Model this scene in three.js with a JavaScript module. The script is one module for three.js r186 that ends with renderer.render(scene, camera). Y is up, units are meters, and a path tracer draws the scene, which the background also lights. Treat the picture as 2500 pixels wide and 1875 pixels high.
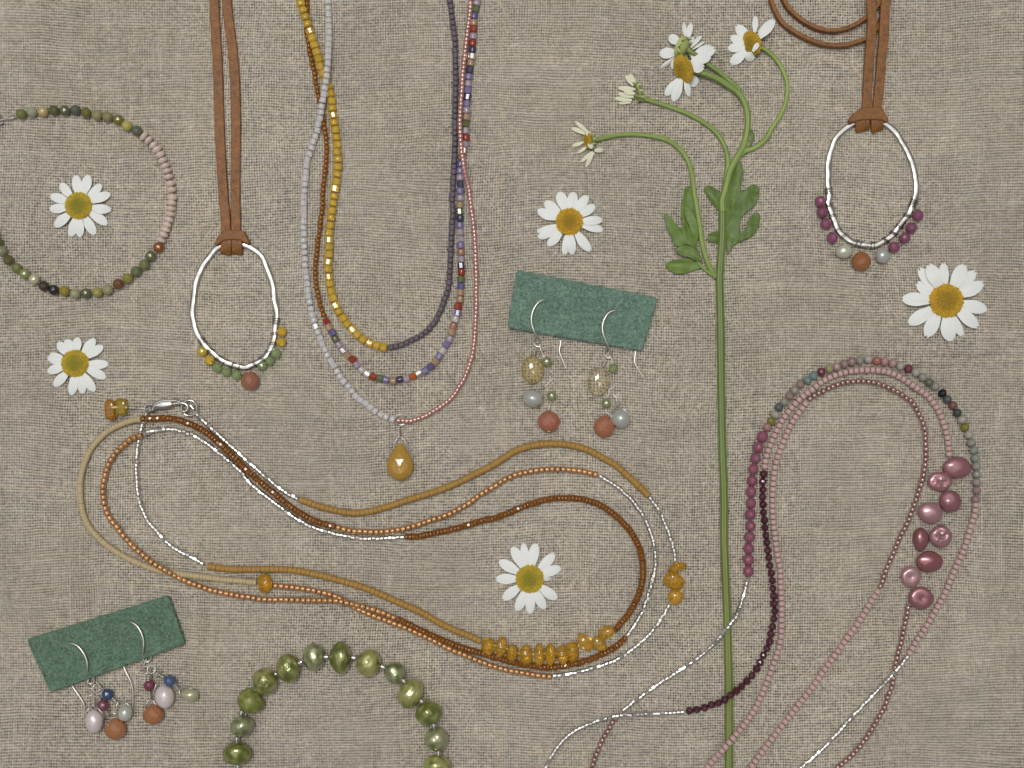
import * as THREE from 'three';
import { ImprovedNoise } from 'three/addons/math/ImprovedNoise.js';
import { mergeGeometries } from 'three/addons/utils/BufferGeometryUtils.js';
import { TessellateModifier } from 'three/addons/modifiers/TessellateModifier.js';
import { RectAreaLightUniformsLib } from 'three/addons/lights/RectAreaLightUniformsLib.js';

// ---------------------------------------------------------------- camera, light, exposure
const S = 0.000125;            // metres per unit of the layout grid (2500 x 1875 units cover the picture; a unit is 1/8 mm)
const H = 0.42;                // camera height above the cloth
const scene = new THREE.Scene();
const camera = new THREE.PerspectiveCamera(2 * Math.atan(937.5 * S / H) * 180 / Math.PI, 4 / 3, 0.02, 20);
camera.position.set(0, H, 0);
camera.up.set(0, 0, -1);
camera.lookAt(0, 0, 0);
camera.updateMatrixWorld();
const renderer = new THREE.WebGLRenderer({ antialias: true });
renderer.setSize(1024, 768);
renderer.toneMapping = THREE.LinearToneMapping;
renderer.toneMappingExposure = 1;
renderer.shadowMap.enabled = true;
scene.background = new THREE.Color().setRGB(0.2, 0.2, 0.205);
RectAreaLightUniformsLib.init();
function ceilingLamp(color, intensity, w, h, x, y, z) { const l = new THREE.RectAreaLight(color, intensity, w, h); l.position.set(x, y, z); l.lookAt(0, 0, 0); scene.add(l); }
ceilingLamp(new THREE.Color(1, 0.99, 0.97), 0.85, 2.0, 1.7, -0.15, 1.5, -0.2);      // wide diffuse ceiling light
ceilingLamp(new THREE.Color(1, 0.98, 0.95), 23, 0.36, 0.32, -0.14, 1.45, -0.3);     // the brighter lamp in its middle

// ---------------------------------------------------------------- helpers
let seed = 20240607;
const rnd = () => { seed = (seed + 0x6D2B79F5) | 0; let t = Math.imul(seed ^ (seed >>> 15), 1 | seed); t = (t + Math.imul(t ^ (t >>> 7), 61 | t)) ^ t; return ((t ^ (t >>> 14)) >>> 0) / 4294967296; };
const rr = (a, b) => a + (b - a) * rnd();
const noise = new ImprovedNoise();
const n3 = (x, y, z) => noise.noise(x + 31.7, y + 11.3, z + 5.9);
const V = (x, y, z) => new THREE.Vector3(x, y, z);
const P = (x, y, h = 0) => { const f = (H - h * S) / H; return V((x - 1250) * S * f, h * S, (y - 937.5) * S * f); };
const at = (ox, oy, k = 3.3185) => (...pts) => pts.map(([x, y, h]) => [ox + x / k, oy + y / k, h || 0]);
const A1 = at(0, 0), A2 = at(600, 0), A3 = at(1250, 0), A4 = at(1850, 0);
const B1 = at(0, 480), B2 = at(600, 480), B3 = at(1200, 480), B4 = at(1850, 480);
const C1 = at(0, 940), C2 = at(600, 940), C3 = at(1200, 940), C4 = at(1850, 940);
const D1 = at(0, 1375), D2 = at(500, 1375), D3 = at(1100, 1375), D4 = at(1750, 1375);
const E = at(1200, 650, 3.858), F = at(130, 1500, 2.884), G = at(1600, 380, 3.173), N4 = at(1800, 860, 2.048);

const used = {};
function numbered(name) { const n = used[name] = (used[name] ?? -1) + 1; return n ? `${name}_${String(n).padStart(3, '0')}` : name; }
class Thing {                                  // a Group at the thing's base whose children are its parts
  constructor(name, label, category, group) {
    this.o = new THREE.Group(); this.o.name = numbered(name); scene.add(this.o);
    this.o.userData = { label, category };
    if (group) this.o.userData.group = group;
  }
  add(mesh, parent) { (parent || this.o).add(mesh); return mesh; }
  group(name) { const g = new THREE.Group(); g.name = name; this.o.add(g); return g; }
  done() {                                     // move the group's origin under the middle of its parts
    const box = new THREE.Box3().setFromObject(this.o), c = box.getCenter(V(0, 0, 0)); c.y = 0;
    for (const ch of this.o.children) ch.position.sub(c);
    this.o.position.copy(c);
    return this.o;
  }
}
function mesh(name, geometry, material) { const m = new THREE.Mesh(geometry, material); m.name = name; m.castShadow = m.receiveShadow = true; return m; }

const mats = {};
function mat(color, roughness = 0.5, o = {}) {
  const k = color + roughness + JSON.stringify(o, (kk, v) => v && v.isTexture ? v.uuid : v);
  return mats[k] ??= new THREE.MeshPhysicalMaterial({ color, roughness, ...o });
}
const jitterHex = (hex, a) => '#' + new THREE.Color(hex).offsetHSL(rr(-a, a) * 0.12, rr(-a, a) * 0.7, rr(-a, a)).getHexString();
const lighter = (hex, f) => { const c = new THREE.Color(hex), h = (v) => Math.round(Math.min(1, Math.pow(v, 1 / 2.2) * f) * 255); return `rgb(${h(c.r)},${h(c.g)},${h(c.b)})`; };
const tones = (hex, n, a, f) => Array.from({ length: n }, () => f(jitterHex(hex, a)));
const pick = (a) => Array.isArray(a) ? a[Math.floor(rnd() * a.length) % a.length] : a;

const curve = (pts) => new THREE.CatmullRomCurve3(pts.map(([x, y, h]) => V(x, y, h || 0)), false, 'centripetal');
const world = (v) => P(v.x, v.y, v.z);
const XA = V(1, 0, 0);

// ---- geometry
const sc = (g) => g.scale(S, S, S);
const flat = (g) => { const q = g.index ? g.toNonIndexed() : g; q.computeVertexNormals(); return q; };
function latheX(profile, seg) { const g = new THREE.LatheGeometry(profile.map(([r, x]) => new THREE.Vector2(Math.max(r, 0.0001), x)), seg); g.rotateZ(-Math.PI / 2); return sc(g); }
// short cylinder with chamfered rims: length l, radius r, chamfer c, hole q
const cylBead = (l, r, c, q = 2.2, seg = 12) => { const h = l / 2; return latheX([[q, -h + c * 0.6], [q + 0.8, -h], [r - c, -h], [r, -h + c], [r, h - c], [r - c, h], [q + 0.8, h], [q, h - c * 0.6]].map(([a, b]) => [a, b]), seg); };
const roundBead = (l, r, q = 2.2, seg = 12, pw = 0.6) => { const h = l / 2, p = [[q, -h * 0.8]]; for (let i = 0; i <= 6; i++) { const a = -Math.PI / 2 + Math.PI * i / 6, c = Math.cos(a); p.push([q + 0.6 + (r - q - 0.6) * Math.pow(Math.max(c, 0), pw), h * Math.sin(a)]); } p.push([q, h * 0.8]); return latheX(p, seg); };
const cutBead = (l, r, n = 7, c = 2) => flat(cylBead(l, r, c, 2.4, n));
function staggered(rings, n, flatten = 1) {    // a faceted gem along X: rings of [x, r], every other one turned by half a facet
  const pos = [], pt = (i, k) => { const [x, r] = rings[i], a = (k + (i % 2) * 0.5) / n * Math.PI * 2; return [x, r * Math.cos(a) * flatten, r * Math.sin(a)]; };
  const tri = (a, b, c) => pos.push(...a, ...b, ...c);
  for (let i = 0; i + 1 < rings.length; i++) for (let k = 0; k < n; k++) {
    const s = i % 2;
    if (!s) { tri(pt(i, k), pt(i, k + 1), pt(i + 1, k)); tri(pt(i, k + 1), pt(i + 1, k + 1), pt(i + 1, k)); }
    else { tri(pt(i, k), pt(i, k + 1), pt(i + 1, k + 1)); tri(pt(i, k), pt(i + 1, k + 1), pt(i + 1, k)); }
  }
  const g = new THREE.BufferGeometry(); g.setAttribute('position', new THREE.Float32BufferAttribute(pos, 3));
  const uv = new Float32Array(pos.length / 3 * 2); g.setAttribute('uv', new THREE.BufferAttribute(uv, 2));
  g.computeVertexNormals(); return sc(g);
}
const facetBead = (l, r, n = 8) => { const h = l / 2; return staggered([[-h, 0.5], [-h * 0.92, r * 0.45], [-h * 0.5, r * 0.88], [0, r], [h * 0.5, r * 0.88], [h * 0.92, r * 0.45], [h, 0.5]], n); };
const briolette = (l, r, n = 9, fl = 0.62) => { const f = l / r > 2.4 ? [[0, 0.17], [0.08, 0.34], [0.22, 0.63], [0.4, 0.89], [0.6, 1], [0.78, 0.9], [0.91, 0.58], [1, 0.05]] : [[0, 0.1], [0.05, 0.33], [0.16, 0.68], [0.32, 0.93], [0.52, 1], [0.72, 0.9], [0.88, 0.58], [1, 0.05]]; return staggered(f.map(([x, q]) => [(x - 0.5) * l, Math.max(q * r, 0.3)]), n, fl); };
function lump(rx, ry, rz, sd, amp = 0.08, freq = 1.4, seg = 20, tint) {     // an uneven rounded body; tint(n) gives a vertex colour
  const g = new THREE.SphereGeometry(1, seg, Math.round(seg * 0.7)), p = g.attributes.position, v = V(0, 0, 0), col = [];
  for (let i = 0; i < p.count; i++) {
    v.fromBufferAttribute(p, i);
    const q = 1 + amp * 1.8 * n3(v.x * freq + sd * 3.1, v.y * freq + sd, v.z * freq - sd);
    if (tint) { const c = tint(n3(v.x * 2.1 + sd, v.y * 2.1 + sd * 2, v.z * 2.1), n3(v.x * 6 + sd, v.y * 6, v.z * 6 + sd)); col.push(c.r, c.g, c.b); }
    p.setXYZ(i, v.x * rx * q, v.y * ry * q, v.z * rz * q);
  }
  if (tint) g.setAttribute('color', new THREE.Float32BufferAttribute(col, 3));
  g.computeVertexNormals();
  // close the seam of the normals
  const nn = g.attributes.normal, rows = Math.round(seg * 0.7);
  for (let r = 0; r <= rows; r++) { const a = r * (seg + 1), b = a + seg; v.set(nn.getX(a) + nn.getX(b), nn.getY(a) + nn.getY(b), nn.getZ(a) + nn.getZ(b)).normalize(); nn.setXYZ(a, v.x, v.y, v.z); nn.setXYZ(b, v.x, v.y, v.z); }
  return sc(g);
}
// sweep a closed outline along a path; outline(t, i) -> [[across, up], ...]; up stays vertical. uv in metres
function sweep(pts, outline, segs, lift = 0) {
  const c = curve(pts), L = c.getLength(), N = outline(0, 0).length, pos = [], uv = [], idx = [];
  for (let i = 0; i <= segs; i++) {
    const t = i / segs, q = c.getPointAt(t), a = world(c.getPointAt(Math.max(0, t - 0.002))), b = world(c.getPointAt(Math.min(1, t + 0.002)));
    const tan = b.sub(a).normalize(), side = V(0, 1, 0).cross(tan).normalize(), up = tan.clone().cross(side).normalize(), o = P(q.x, q.y, q.z + lift);
    const ring = outline(t, i); let per = 0;
    for (let k = 0; k <= N; k++) {
      const [x, y] = ring[k % N]; if (k) per += Math.hypot(x - ring[k - 1][0], y - ring[k - 1][1]);
      const w = o.clone().addScaledVector(side, x * S).addScaledVector(up, y * S);
      pos.push(w.x, w.y, w.z); uv.push(per * S, t * L * S);
    }
  }
  const M = N + 1;
  for (let i = 0; i < segs; i++) for (let k = 0; k < N; k++) { const a = i * M + k, b = a + 1, d = a + M, e = d + 1; idx.push(a, d, b, b, d, e); }
  for (const [row, flip] of [[0, 1], [segs, 0]]) for (let k = 1; k + 1 < N; k++) { const a = row * M, b = a + k, d = a + k + 1; flip ? idx.push(a, b, d) : idx.push(a, d, b); }
  const g = new THREE.BufferGeometry();
  g.setAttribute('position', new THREE.Float32BufferAttribute(pos, 3)); g.setAttribute('uv', new THREE.Float32BufferAttribute(uv, 2)); g.setIndex(idx);
  g.computeVertexNormals();
  const nn = g.attributes.normal, v = V(0, 0, 0);
  for (let i = 0; i <= segs; i++) { const a = i * M, b = a + N; v.set(nn.getX(a) + nn.getX(b), nn.getY(a) + nn.getY(b), nn.getZ(a) + nn.getZ(b)).normalize(); nn.setXYZ(a, v.x, v.y, v.z); nn.setXYZ(b, v.x, v.y, v.z); }
  return g;
}
const roundRect = (w, h, r) => { const o = []; for (const [sx, sy, a0] of [[1, -1, -90], [1, 1, 0], [-1, 1, 90], [-1, -1, 180]]) for (let k = 0; k <= 3; k++) { const a = (a0 + k * 30) * Math.PI / 180; o.push([sx * (w - r) + r * Math.cos(a), sy * (h - r) + r * Math.sin(a)]); } return o; };
const wireGeo = (pts, r, seg = 0, closed = false) => { const c = new THREE.CatmullRomCurve3(curve(pts).points.map(world), closed, 'centripetal'); return new THREE.TubeGeometry(c, seg || Math.max(8, pts.length * 6), r * S, 6, closed); };
function coilGeo([x0, y0], [x1, y1], R, turns, r, h) {   // wire wound round the line between two places
  const pts = [], a = P(x0, y0, h), b = P(x1, y1, h), d = b.clone().sub(a).normalize(), s = V(0, 1, 0).cross(d).normalize(), u = d.clone().cross(s), n = Math.round(turns * 9);
  for (let i = 0; i <= n; i++) { const f = i / n, q = f * turns * Math.PI * 2; pts.push(a.clone().lerp(b, f).addScaledVector(s, R * S * Math.cos(q)).addScaledVector(u, R * S * Math.sin(q))); }
  return new THREE.TubeGeometry(new THREE.CatmullRomCurve3(pts), n * 2, r * S, 5, false);
}
const ringGeo = (x, y, R, r, h, tilt = 0, turn = 0) => { const g = new THREE.TorusGeometry(R * S, r * S, 6, 24); g.rotateX(Math.PI / 2 + tilt); g.rotateY(turn); const p = P(x, y, h); g.translate(p.x, p.y, p.z); return g; };

// ---- strings of beads
function orient(m, p, q) { m.quaternion.setFromUnitVectors(XA, q.clone().sub(p).normalize()); }
// pts: path; o: { name, pitch, r (half thickness, rests that high), geo, mat, jit, lift, colors }
function strand(T, pts, o) {
  const c = curve(pts), L = c.getLength(), n = Math.max(1, Math.round(L / o.pitch));
  for (let i = 0; i < n; i++) {
    const t = (i + 0.5) / n, q = c.getPointAt(t), a = c.getPointAt(Math.max(0, t - 0.4 / n)), b = c.getPointAt(Math.min(1, t + 0.4 / n)), j = o.jit ?? 0.5;
    const m = mesh(o.name, pick(o.geo), o.seq ? o.seq[i % o.seq.length] : pick(o.mat));
    const wa = P(a.x, a.y, a.z + o.r), wb = P(b.x, b.y, b.z + o.r); wb.addScaledVector(V(rr(-1, 1), 0, rr(-1, 1)), wa.distanceTo(wb) * 0.1 * j);
    orient(m, wa, wb);
    m.quaternion.multiply(new THREE.Quaternion().setFromAxisAngle(XA, rr(0, 6.28)));
    m.position.copy(P(q.x + rr(-j, j) * 0.7, q.y + rr(-j, j) * 0.7, q.z + o.r + rr(0, 0.4)));
    const s = L / n / o.pitch; m.scale.set(s * rr(0.97, 1.0), rr(1 - 0.06 * j, 1 + 0.05 * j), rr(1 - 0.06 * j, 1 + 0.05 * j));
    T.add(m);
  }
  if (o.string !== false) T.add(mesh('string', sweep(pts, () => [[1.1, 0], [0, 1.1], [-1.1, 0], [0, -1.1]], Math.max(6, Math.round(L / 16)), o.r), o.stringMat || M.string));
}
function bead(T, name, geo, m, [x, y, h], dir = [1, 0], tilt = 0, roll = rr(0, 6.28), parent) {
  const b = mesh(name, geo, m), d = V(dir[0], tilt, dir[1]).normalize();
  b.quaternion.setFromUnitVectors(XA, d).multiply(new THREE.Quaternion().setFromAxisAngle(XA, roll));
  b.position.copy(P(x, y, h)); T.add(b, parent); return b;
}
function solo(T, name, geo, m, [x, y, h], turn = 0, parent) {     // a body that lies flat, turned about the vertical
  const b = mesh(name, geo, m); b.rotation.y = turn; b.position.copy(P(x, y, h)); T.add(b, parent); return b;
}

// ---------------------------------------------------------------- textures
function dataTexture(n, m, fn, srgb, ch = 4) {
  const d = new Uint8Array(n * m * 4);
  for (let y = 0; y < m; y++) for (let x = 0; x < n; x++) { const c = fn(x, y), i = (y * n + x) * 4; d[i] = c[0]; d[i + 1] = c[1]; d[i + 2] = c[2]; d[i + 3] = 255; }
  const t = new THREE.DataTexture(d, n, m, THREE.RGBAFormat); t.wrapS = t.wrapT = THREE.RepeatWrapping; t.magFilter = THREE.LinearFilter; t.minFilter = THREE.LinearFilter;
  if (srgb) t.colorSpace = THREE.SRGBColorSpace; t.needsUpdate = true; return t;
}
function linenTextures() {
  const N = 2048, KW = 420, KF = 376, K = 480, qu = N / KW, qv = N / KF, col = new Uint8Array(N * N * 4), bmp = new Uint8Array(N * N * 4);
  const loop = (n, f) => { const a = new Float32Array(n); for (let i = 0; i < n; i++) a[i] = f(i); return a; };
  // slow periodic fields on a coarse lattice
  const lat = (n) => { const a = loop(n * n, () => rr(-1, 1)); return (u, v) => { u = (u % 1 + 1) % 1 * n; v = (v % 1 + 1) % 1 * n; const i = Math.floor(u), j = Math.floor(v), f = u - i, g = v - j, s = f * f * (3 - 2 * f), t = g * g * (3 - 2 * g), i1 = (i + 1) % n, j1 = (j + 1) % n; return (a[j % n * n + i % n] * (1 - s) + a[j % n * n + i1] * s) * (1 - t) + (a[j1 * n + i % n] * (1 - s) + a[j1 * n + i1] * s) * t; }; };
  const bendU = lat(9), bendV = lat(9), bendU2 = lat(46), bendV2 = lat(46), blotch = lat(14), blotch2 = lat(60), fuzz = lat(700);
  // each thread: tone, warmth, width; along it segments of thicker and thinner yarn
  const SEG = 34, yarn = () => loop(K * SEG, () => { const s = rnd(); return s > 0.98 ? 2.8 : s < 0.03 ? -1.5 : rr(-0.8, 0.8); });
  const wT = loop(K, () => rr(-1, 1) + (rnd() > 0.94 ? rr(-1.6, 1.2) : 0)), fT = loop(K, () => rr(-1, 1) + (rnd() > 0.93 ? rr(-1.6, 1.4) : 0)), wY = yarn(), fY = yarn(), wC = yarn(), fC = yarn();
  const along = (a, i, v) => { v = (v % 1 + 1) % 1 * SEG + (i * 0.37) % 1; const j = Math.floor(v), f = v - j, s = f * f * (3 - 2 * f); return a[i * SEG + j % SEG] * (1 - s) + a[i * SEG + (j + 1) % SEG] * s; };
  const SS = 2, hsh = (i, j) => { let t = Math.imul(i * 7349 + j * 9151 + 77, 0x9E3779B1); t ^= t >>> 15; t = Math.imul(t, 0x85EBCA77); t ^= t >>> 13; return ((t >>> 0) % 4096) / 2048 - 1; }, md = (a, n) => ((a % n) + n) % n;
  for (let y = 0; y < N; y++) for (let x = 0; x < N; x++) {
    const u0 = x / N, v0 = y / N, dU = bendU(u0, v0) * 1.5 + bendU2(u0, v0) * 0.3, dV = bendV(u0, v0) * 1.5 + bendV2(u0, v0) * 0.3, bl = blotch(u0, v0) * 0.6 + blotch2(u0, v0) * 0.6, fz = fuzz(u0, v0);
    let R = 0, Gc = 0, B = 0, hh = 0;
    for (let s = 0; s < SS * SS; s++) {
      const u = (x + (s % SS + 0.5) / SS) / qu + dU, v = (y + (Math.floor(s / SS) + 0.5) / SS) / qv + dV;
      const i = md(Math.floor(u), KW), j = md(Math.floor(v), KF), gap = hsh(md(Math.round(u), KW), md(Math.round(v), KF)) * 0.06, cell = hsh(i + 900, j), fu = u - Math.floor(u) - 0.5, fv = v - Math.floor(v) - 0.5;
      const yw = along(wY, i, v0), yf = along(fY, j, u0);
      const ww = 0.315 + 0.028 * yw + 0.012 * wT[i] + gap, wf = 0.325 + 0.028 * yf + 0.012 * fT[j] + gap;
      const inW = Math.abs(fu) < ww, inF = Math.abs(fv) < wf, warpTop = (i + j) % 2 === 0;
      let tone = 0, warm = 0, h = 0;
      if (inW && (warpTop || !inF)) { tone = 0.765 + 0.012 * wT[i] + 0.02 * along(wC, i, v0) + 0.045 * cell; warm = wT[(i * 7) % K]; h = (warpTop ? 0.62 + 0.38 * Math.cos(fv * Math.PI) : 0.35) * Math.sqrt(1 - (fu / ww) ** 2 * 0.85); }
      else if (inF) { tone = 0.755 + 0.012 * fT[j] + 0.02 * along(fC, j, u0) + 0.045 * cell; warm = fT[(j * 5) % K]; h = (!warpTop ? 0.62 + 0.38 * Math.cos(fu * Math.PI) : 0.35) * Math.sqrt(1 - (fv / wf) ** 2 * 0.85); }
      else { tone = 0.05; h = 0; }  // gap between threads: the darkness below the weave is painted into the colour
      if (h) tone += 0.035 * bl + 0.05 * fz;
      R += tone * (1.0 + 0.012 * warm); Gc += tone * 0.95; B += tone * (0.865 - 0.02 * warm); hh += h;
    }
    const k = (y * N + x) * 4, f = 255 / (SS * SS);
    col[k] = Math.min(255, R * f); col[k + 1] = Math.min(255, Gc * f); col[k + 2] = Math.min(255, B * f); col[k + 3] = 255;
    bmp[k] = bmp[k + 1] = bmp[k + 2] = Math.min(255, (hh / 4 * 0.9 + 0.05) * 255); bmp[k + 3] = 255;
  }
  const mk = (d, s) => { const t = new THREE.DataTexture(d, N, N, THREE.RGBAFormat); t.wrapS = t.wrapT = THREE.RepeatWrapping; t.magFilter = THREE.LinearFilter; if (s) t.colorSpace = THREE.SRGBColorSpace; const r = 1 / (2520 * S); t.repeat.set(r, r); t.needsUpdate = true; return t; };
  return [mk(col, true), mk(bmp, false)];
}
const leatherBump = dataTexture(256, 256, (x, y) => { const c = (a, b, f) => n3(a * f / 256, b * f / 256, 0.5); const w = (f) => { // tileable by blending two copies
  const s = x / 256, t = y / 256; return (c(x, y, f) * (1 - s) + c(x - 256, y, f) * s) * (1 - t) + (c(x, y - 256, f) * (1 - s) + c(x - 256, y - 256, f) * s) * t; };
  const v = 128 + 150 * (0.6 - Math.abs(w(22)) * 2) * 0.5 + 60 * w(50); return [v, v, v]; });
leatherBump.repeat.set(1 / 0.012, 1 / 0.012);
const leatherMap = dataTexture(256, 256, (x, y) => { const s = x / 256, t = y / 256, w = (f) => { const c = (a, b) => n3(a * f / 256, b * f / 256, 7.5); return (c(x, y) * (1 - s) + c(x - 256, y) * s) * (1 - t) + (c(x, y - 256) * (1 - s) + c(x - 256, y - 256) * s) * t; }; const v = 1 + 0.1 * w(5) + 0.2 * w(24) + 0.25 * w(60); return [Math.min(255, 132 * v), Math.min(255, 84 * v), Math.min(255, 34 * v)]; }, true);
leatherMap.repeat.set(1 / 0.03, 1 / 0.03);

// ---------------------------------------------------------------- materials
const glass = (c, r = 0.12, t = 0.45, o = {}) => mat(c, r, { transmission: t, thickness: 0.001, ior: 1.5, specularIntensity: 1, ...o });
const M = {
  string: mat('#b9b3a6', 0.7),
  silver: mat('#cfccc6', 0.14, { metalness: 1 }), silverSoft: mat('#d6d3cd', 0.17, { metalness: 1 }), wrapWire: mat('#98948d', 0.3, { metalness: 1 }), wire: mat('#e6e2da', 0.34, { metalness: 1 }),
  silverBead: tones('#ebe8e1', 3, 0.03, (c) => mat(c, 0.2, { metalness: 1 })),
  copper: tones('#c09161', 4, 0.025, (c) => mat(c, 0.34, { metalness: 0.45, clearcoat: 0.3, clearcoatRoughness: 0.3 })),
  amber: tones('#9c5f14', 4, 0.02, (c) => glass(c, 0.08, 0.35)),
  ochre: tones('#b0883e', 4, 0.02, (c) => mat(c, 0.6, { transmission: 0.12, thickness: 0.001 })),
  cream: tones('#d0bd92', 4, 0.02, (c) => mat(c, 0.6, { transmission: 0.2, thickness: 0.001 })),
  citrine: tones('#f8ce48', 4, 0.03, (c) => glass(c, 0.03, 0.8)),
  yellow: tones('#f2cb48', 4, 0.03, (c) => glass(c, 0.06, 0.5)),
  greyMatte: tones('#655c64', 3, 0.015, (c) => mat(c, 0.55)),
  brownGlass: tones('#a86a16', 3, 0.02, (c) => glass(c, 0.07, 0.4)),
  white: tones('#fdfafa', 4, 0.015, (c) => glass(c, 0.04, 0.5)),
  pinkLined: tones('#c4938a', 4, 0.02, (c) => mat(c, 0.2, { metalness: 0.3, clearcoat: 0.8, clearcoatRoughness: 0.1 })),
  pinkMatte: tones('#c2a39d', 4, 0.012, (c) => mat(c, 0.5)),
  rose: tones('#ab8880', 4, 0.02, (c) => mat(c, 0.24, { metalness: 0.45, clearcoat: 1, clearcoatRoughness: 0.12 })),
  ruby: tones('#995c70', 5, 0.035, (c) => glass(c, 0.28, 0.3)),
  garnet: tones('#5c2c3a', 4, 0.02, (c) => glass(c, 0.08, 0.35)),
  hessonite: tones('#a85528', 3, 0.03, (c) => glass(c, 0.06, 0.5)),
  peridot: tones('#b4bd8c', 3, 0.03, (c) => glass(c, 0.15, 0.6)),
  leather: new THREE.MeshPhysicalMaterial({ color: '#ffffff', map: leatherMap, roughness: 0.55, bumpMap: leatherBump, bumpScale: 0.00014 }),
  petal: mat('#eceeea', 0.62), petalCream: mat('#e4e2c8', 0.62),
  stem: mat('#6f9033', 0.5), leaf: mat('#ffffff', 0.5, { vertexColors: true }),
};

// ---------------------------------------------------------------- the cloth
{
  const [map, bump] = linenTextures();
  const g = new THREE.PlaneGeometry(2.4, 2.4, 240, 240); g.rotateX(-Math.PI / 2);
  const p = g.attributes.position, uv = g.attributes.uv;
  for (let i = 0; i < p.count; i++) { const x = p.getX(i), z = p.getZ(i); p.setY(i, -0.00012 + 0.0002 * n3(x * 22, 0, z * 22)); uv.setXY(i, x + 0.157, z + 0.12); }
  g.computeVertexNormals();
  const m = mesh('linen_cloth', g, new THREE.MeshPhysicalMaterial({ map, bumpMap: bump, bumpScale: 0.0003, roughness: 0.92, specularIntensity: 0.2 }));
  m.userData = { kind: 'structure', label: 'natural beige linen cloth with coarse open weave under everything', category: 'cloth' };
  scene.add(m);
}

// ---------------------------------------------------------------- green bead and peach pearl bracelet, left edge
{
  const T = new Thing('beaded_bracelet', 'bracelet of faceted olive green beads and peach button pearls, cut by the left edge', 'bracelet');
  const top = A1([172, 925], [258, 905], [347, 905], [437, 895], [525, 897], [612, 893], [697, 913], [785, 932], [870, 945], [957, 970], [1028, 1018], [1110, 1060]);
  const topC = ['#6b6a3e', '#8f917c', '#a8966a', '#55572f', '#5b5d45', '#4e5748', '#63642f', '#86835a', '#7f7a52', '#6c6a2a', '#a39a55', '#565d48'];
  const pearls = [...A1([1165, 1103], [1205, 1135], [1242, 1175], [1270, 1210], [1297, 1253], [1315, 1300], [1337, 1343], [1350, 1385], [1365, 1432], [1380, 1487], [1388, 1537], [1392, 1590]), ...B1([1392, 8], [1388, 50], [1382, 96], [1378, 140], [1368, 185], [1352, 226], [1340, 266], [1325, 306], [1303, 352])];
  const low = B1([1283, 412], [1220, 483], [1168, 552], [1103, 607], [1035, 662], [957, 707], [873, 753], [790, 775], [697, 783], [610, 785], [522, 765], [435, 757], [355, 725], [275, 670], [200, 625], [135, 580], [68, 515], [15, 440], [-20, 372], [-45, 300]);
  const lowC = ['#7f4a1a', '#5c6140', '#6c7048', '#5f6540', '#807a38', '#6a4526', '#8b8a68', '#8f8a4a', '#5a5c40', '#908f70', '#857a2c', '#2a2522', '#3a3228', '#a8a888', '#7d8452', '#6f7040', '#5a5630', '#7d7d60', '#5a5a35', '#6d6a48'];
  const all = [...top, ...pearls, ...low], geos = [facetBead(26, 13, 9), facetBead(25.5, 13.2, 8)];
  all.forEach((q, i) => {
    const a = all[Math.max(0, i - 1)], b = all[Math.min(all.length - 1, i + 1)], dir = [b[0] - a[0], b[1] - a[1]];
    if (i >= top.length && i < top.length + pearls.length) {
      const g = lump(7.2 + rr(-0.7, 0.6), 12.2 + rr(-0.8, 0.8), 12.2 + rr(-0.8, 0.8), i * 1.7, 0.035, 1.6, 14);
      bead(T, 'pearl', g, mat(jitterHex('#ead5c9', 0.02), 0.18, { clearcoat: 1, clearcoatRoughness: 0.08, metalness: 0.25 }), [q[0], q[1], 12], dir, 0, 0);
    } else bead(T, 'gem_bead', pick(geos), glass(lighter(i < top.length ? topC[i] : lowC[i - top.length - pearls.length], 1.25), 0.2, 0.3), [q[0], q[1], 13], dir);
  });
  T.add(mesh('string', sweep(all, () => [[1, 0], [0, 1], [-1, 0], [0, -1]], 120, 12.5), M.string));
  const [c] = A1([92, 957]);
  bead(T, 'silver_tube', cylBead(14, 3.6, 1), M.silver, [c[0], c[1], 9], [1, -0.25]);
  T.add(mesh('clasp_wire', wireGeo([...A1([-60, 915, 9], [10, 937, 9])], 3.2), M.silver));
  T.add(mesh('clasp_wire', wireGeo([...A1([-60, 1030, 8], [25, 990, 8])], 3.2), M.silver));
  T.add(mesh('clasp_wire', wireGeo([...A1([-40, 985, 5], [40, 965, 6], [120, 950, 10])], 2), M.wire));
  T.done();
}

// ---------------------------------------------------------------- leather cord pendants
const hoopOutline = (sd, w, h) => (t, i) => {
  const o = [], ww = w * (1 + 0.05 * n3(t * 17, sd, 0.3)), hh = h * (1 + 0.12 * n3(t * 21, sd, 3.3)), fl = 2.4 * n3(t * 22, sd, 8.1), f2 = n3(t * 40, sd, 2.2);
  for (let k = 0; k < 12; k++) { const a = k / 12 * Math.PI * 2, c = Math.cos(a), s = Math.sin(a); o.push([ww * Math.sign(c) * Math.abs(c) ** 0.8, hh * Math.sign(s) * Math.abs(s) ** 0.8 + (s > 0.2 ? 1.1 * fl * c + 0.9 * f2 : 0)]); }
  return o;
};
function strap(T, name, pts, w, th, segs) { return T.add(mesh(name, sweep(pts, (t, i) => roundRect(w * (1 + 0.03 * n3(t * 9, w, 1)), th, 2.2), segs, th), M.leather)); }
function slab(pts, h0, h1) {                  // a soft-edged flat piece of leather
  const sh = new THREE.Shape(curve([...pts, pts[0]]).getPoints(pts.length * 4).map((q) => { const w = P(q.x, q.y, h1); return new THREE.Vector2(w.x, -w.z); }));
  const g = new THREE.ExtrudeGeometry(sh, { depth: (h1 - h0 - 6) * S, bevelEnabled: true, bevelThickness: 3 * S, bevelSize: 3.4 * S, bevelOffset: -3.4 * S, bevelSegments: 3, curveSegments: 4 });
  g.rotateX(-Math.PI / 2); g.translate(0, (h0 + 3) * S, 0); return g;
}
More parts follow.
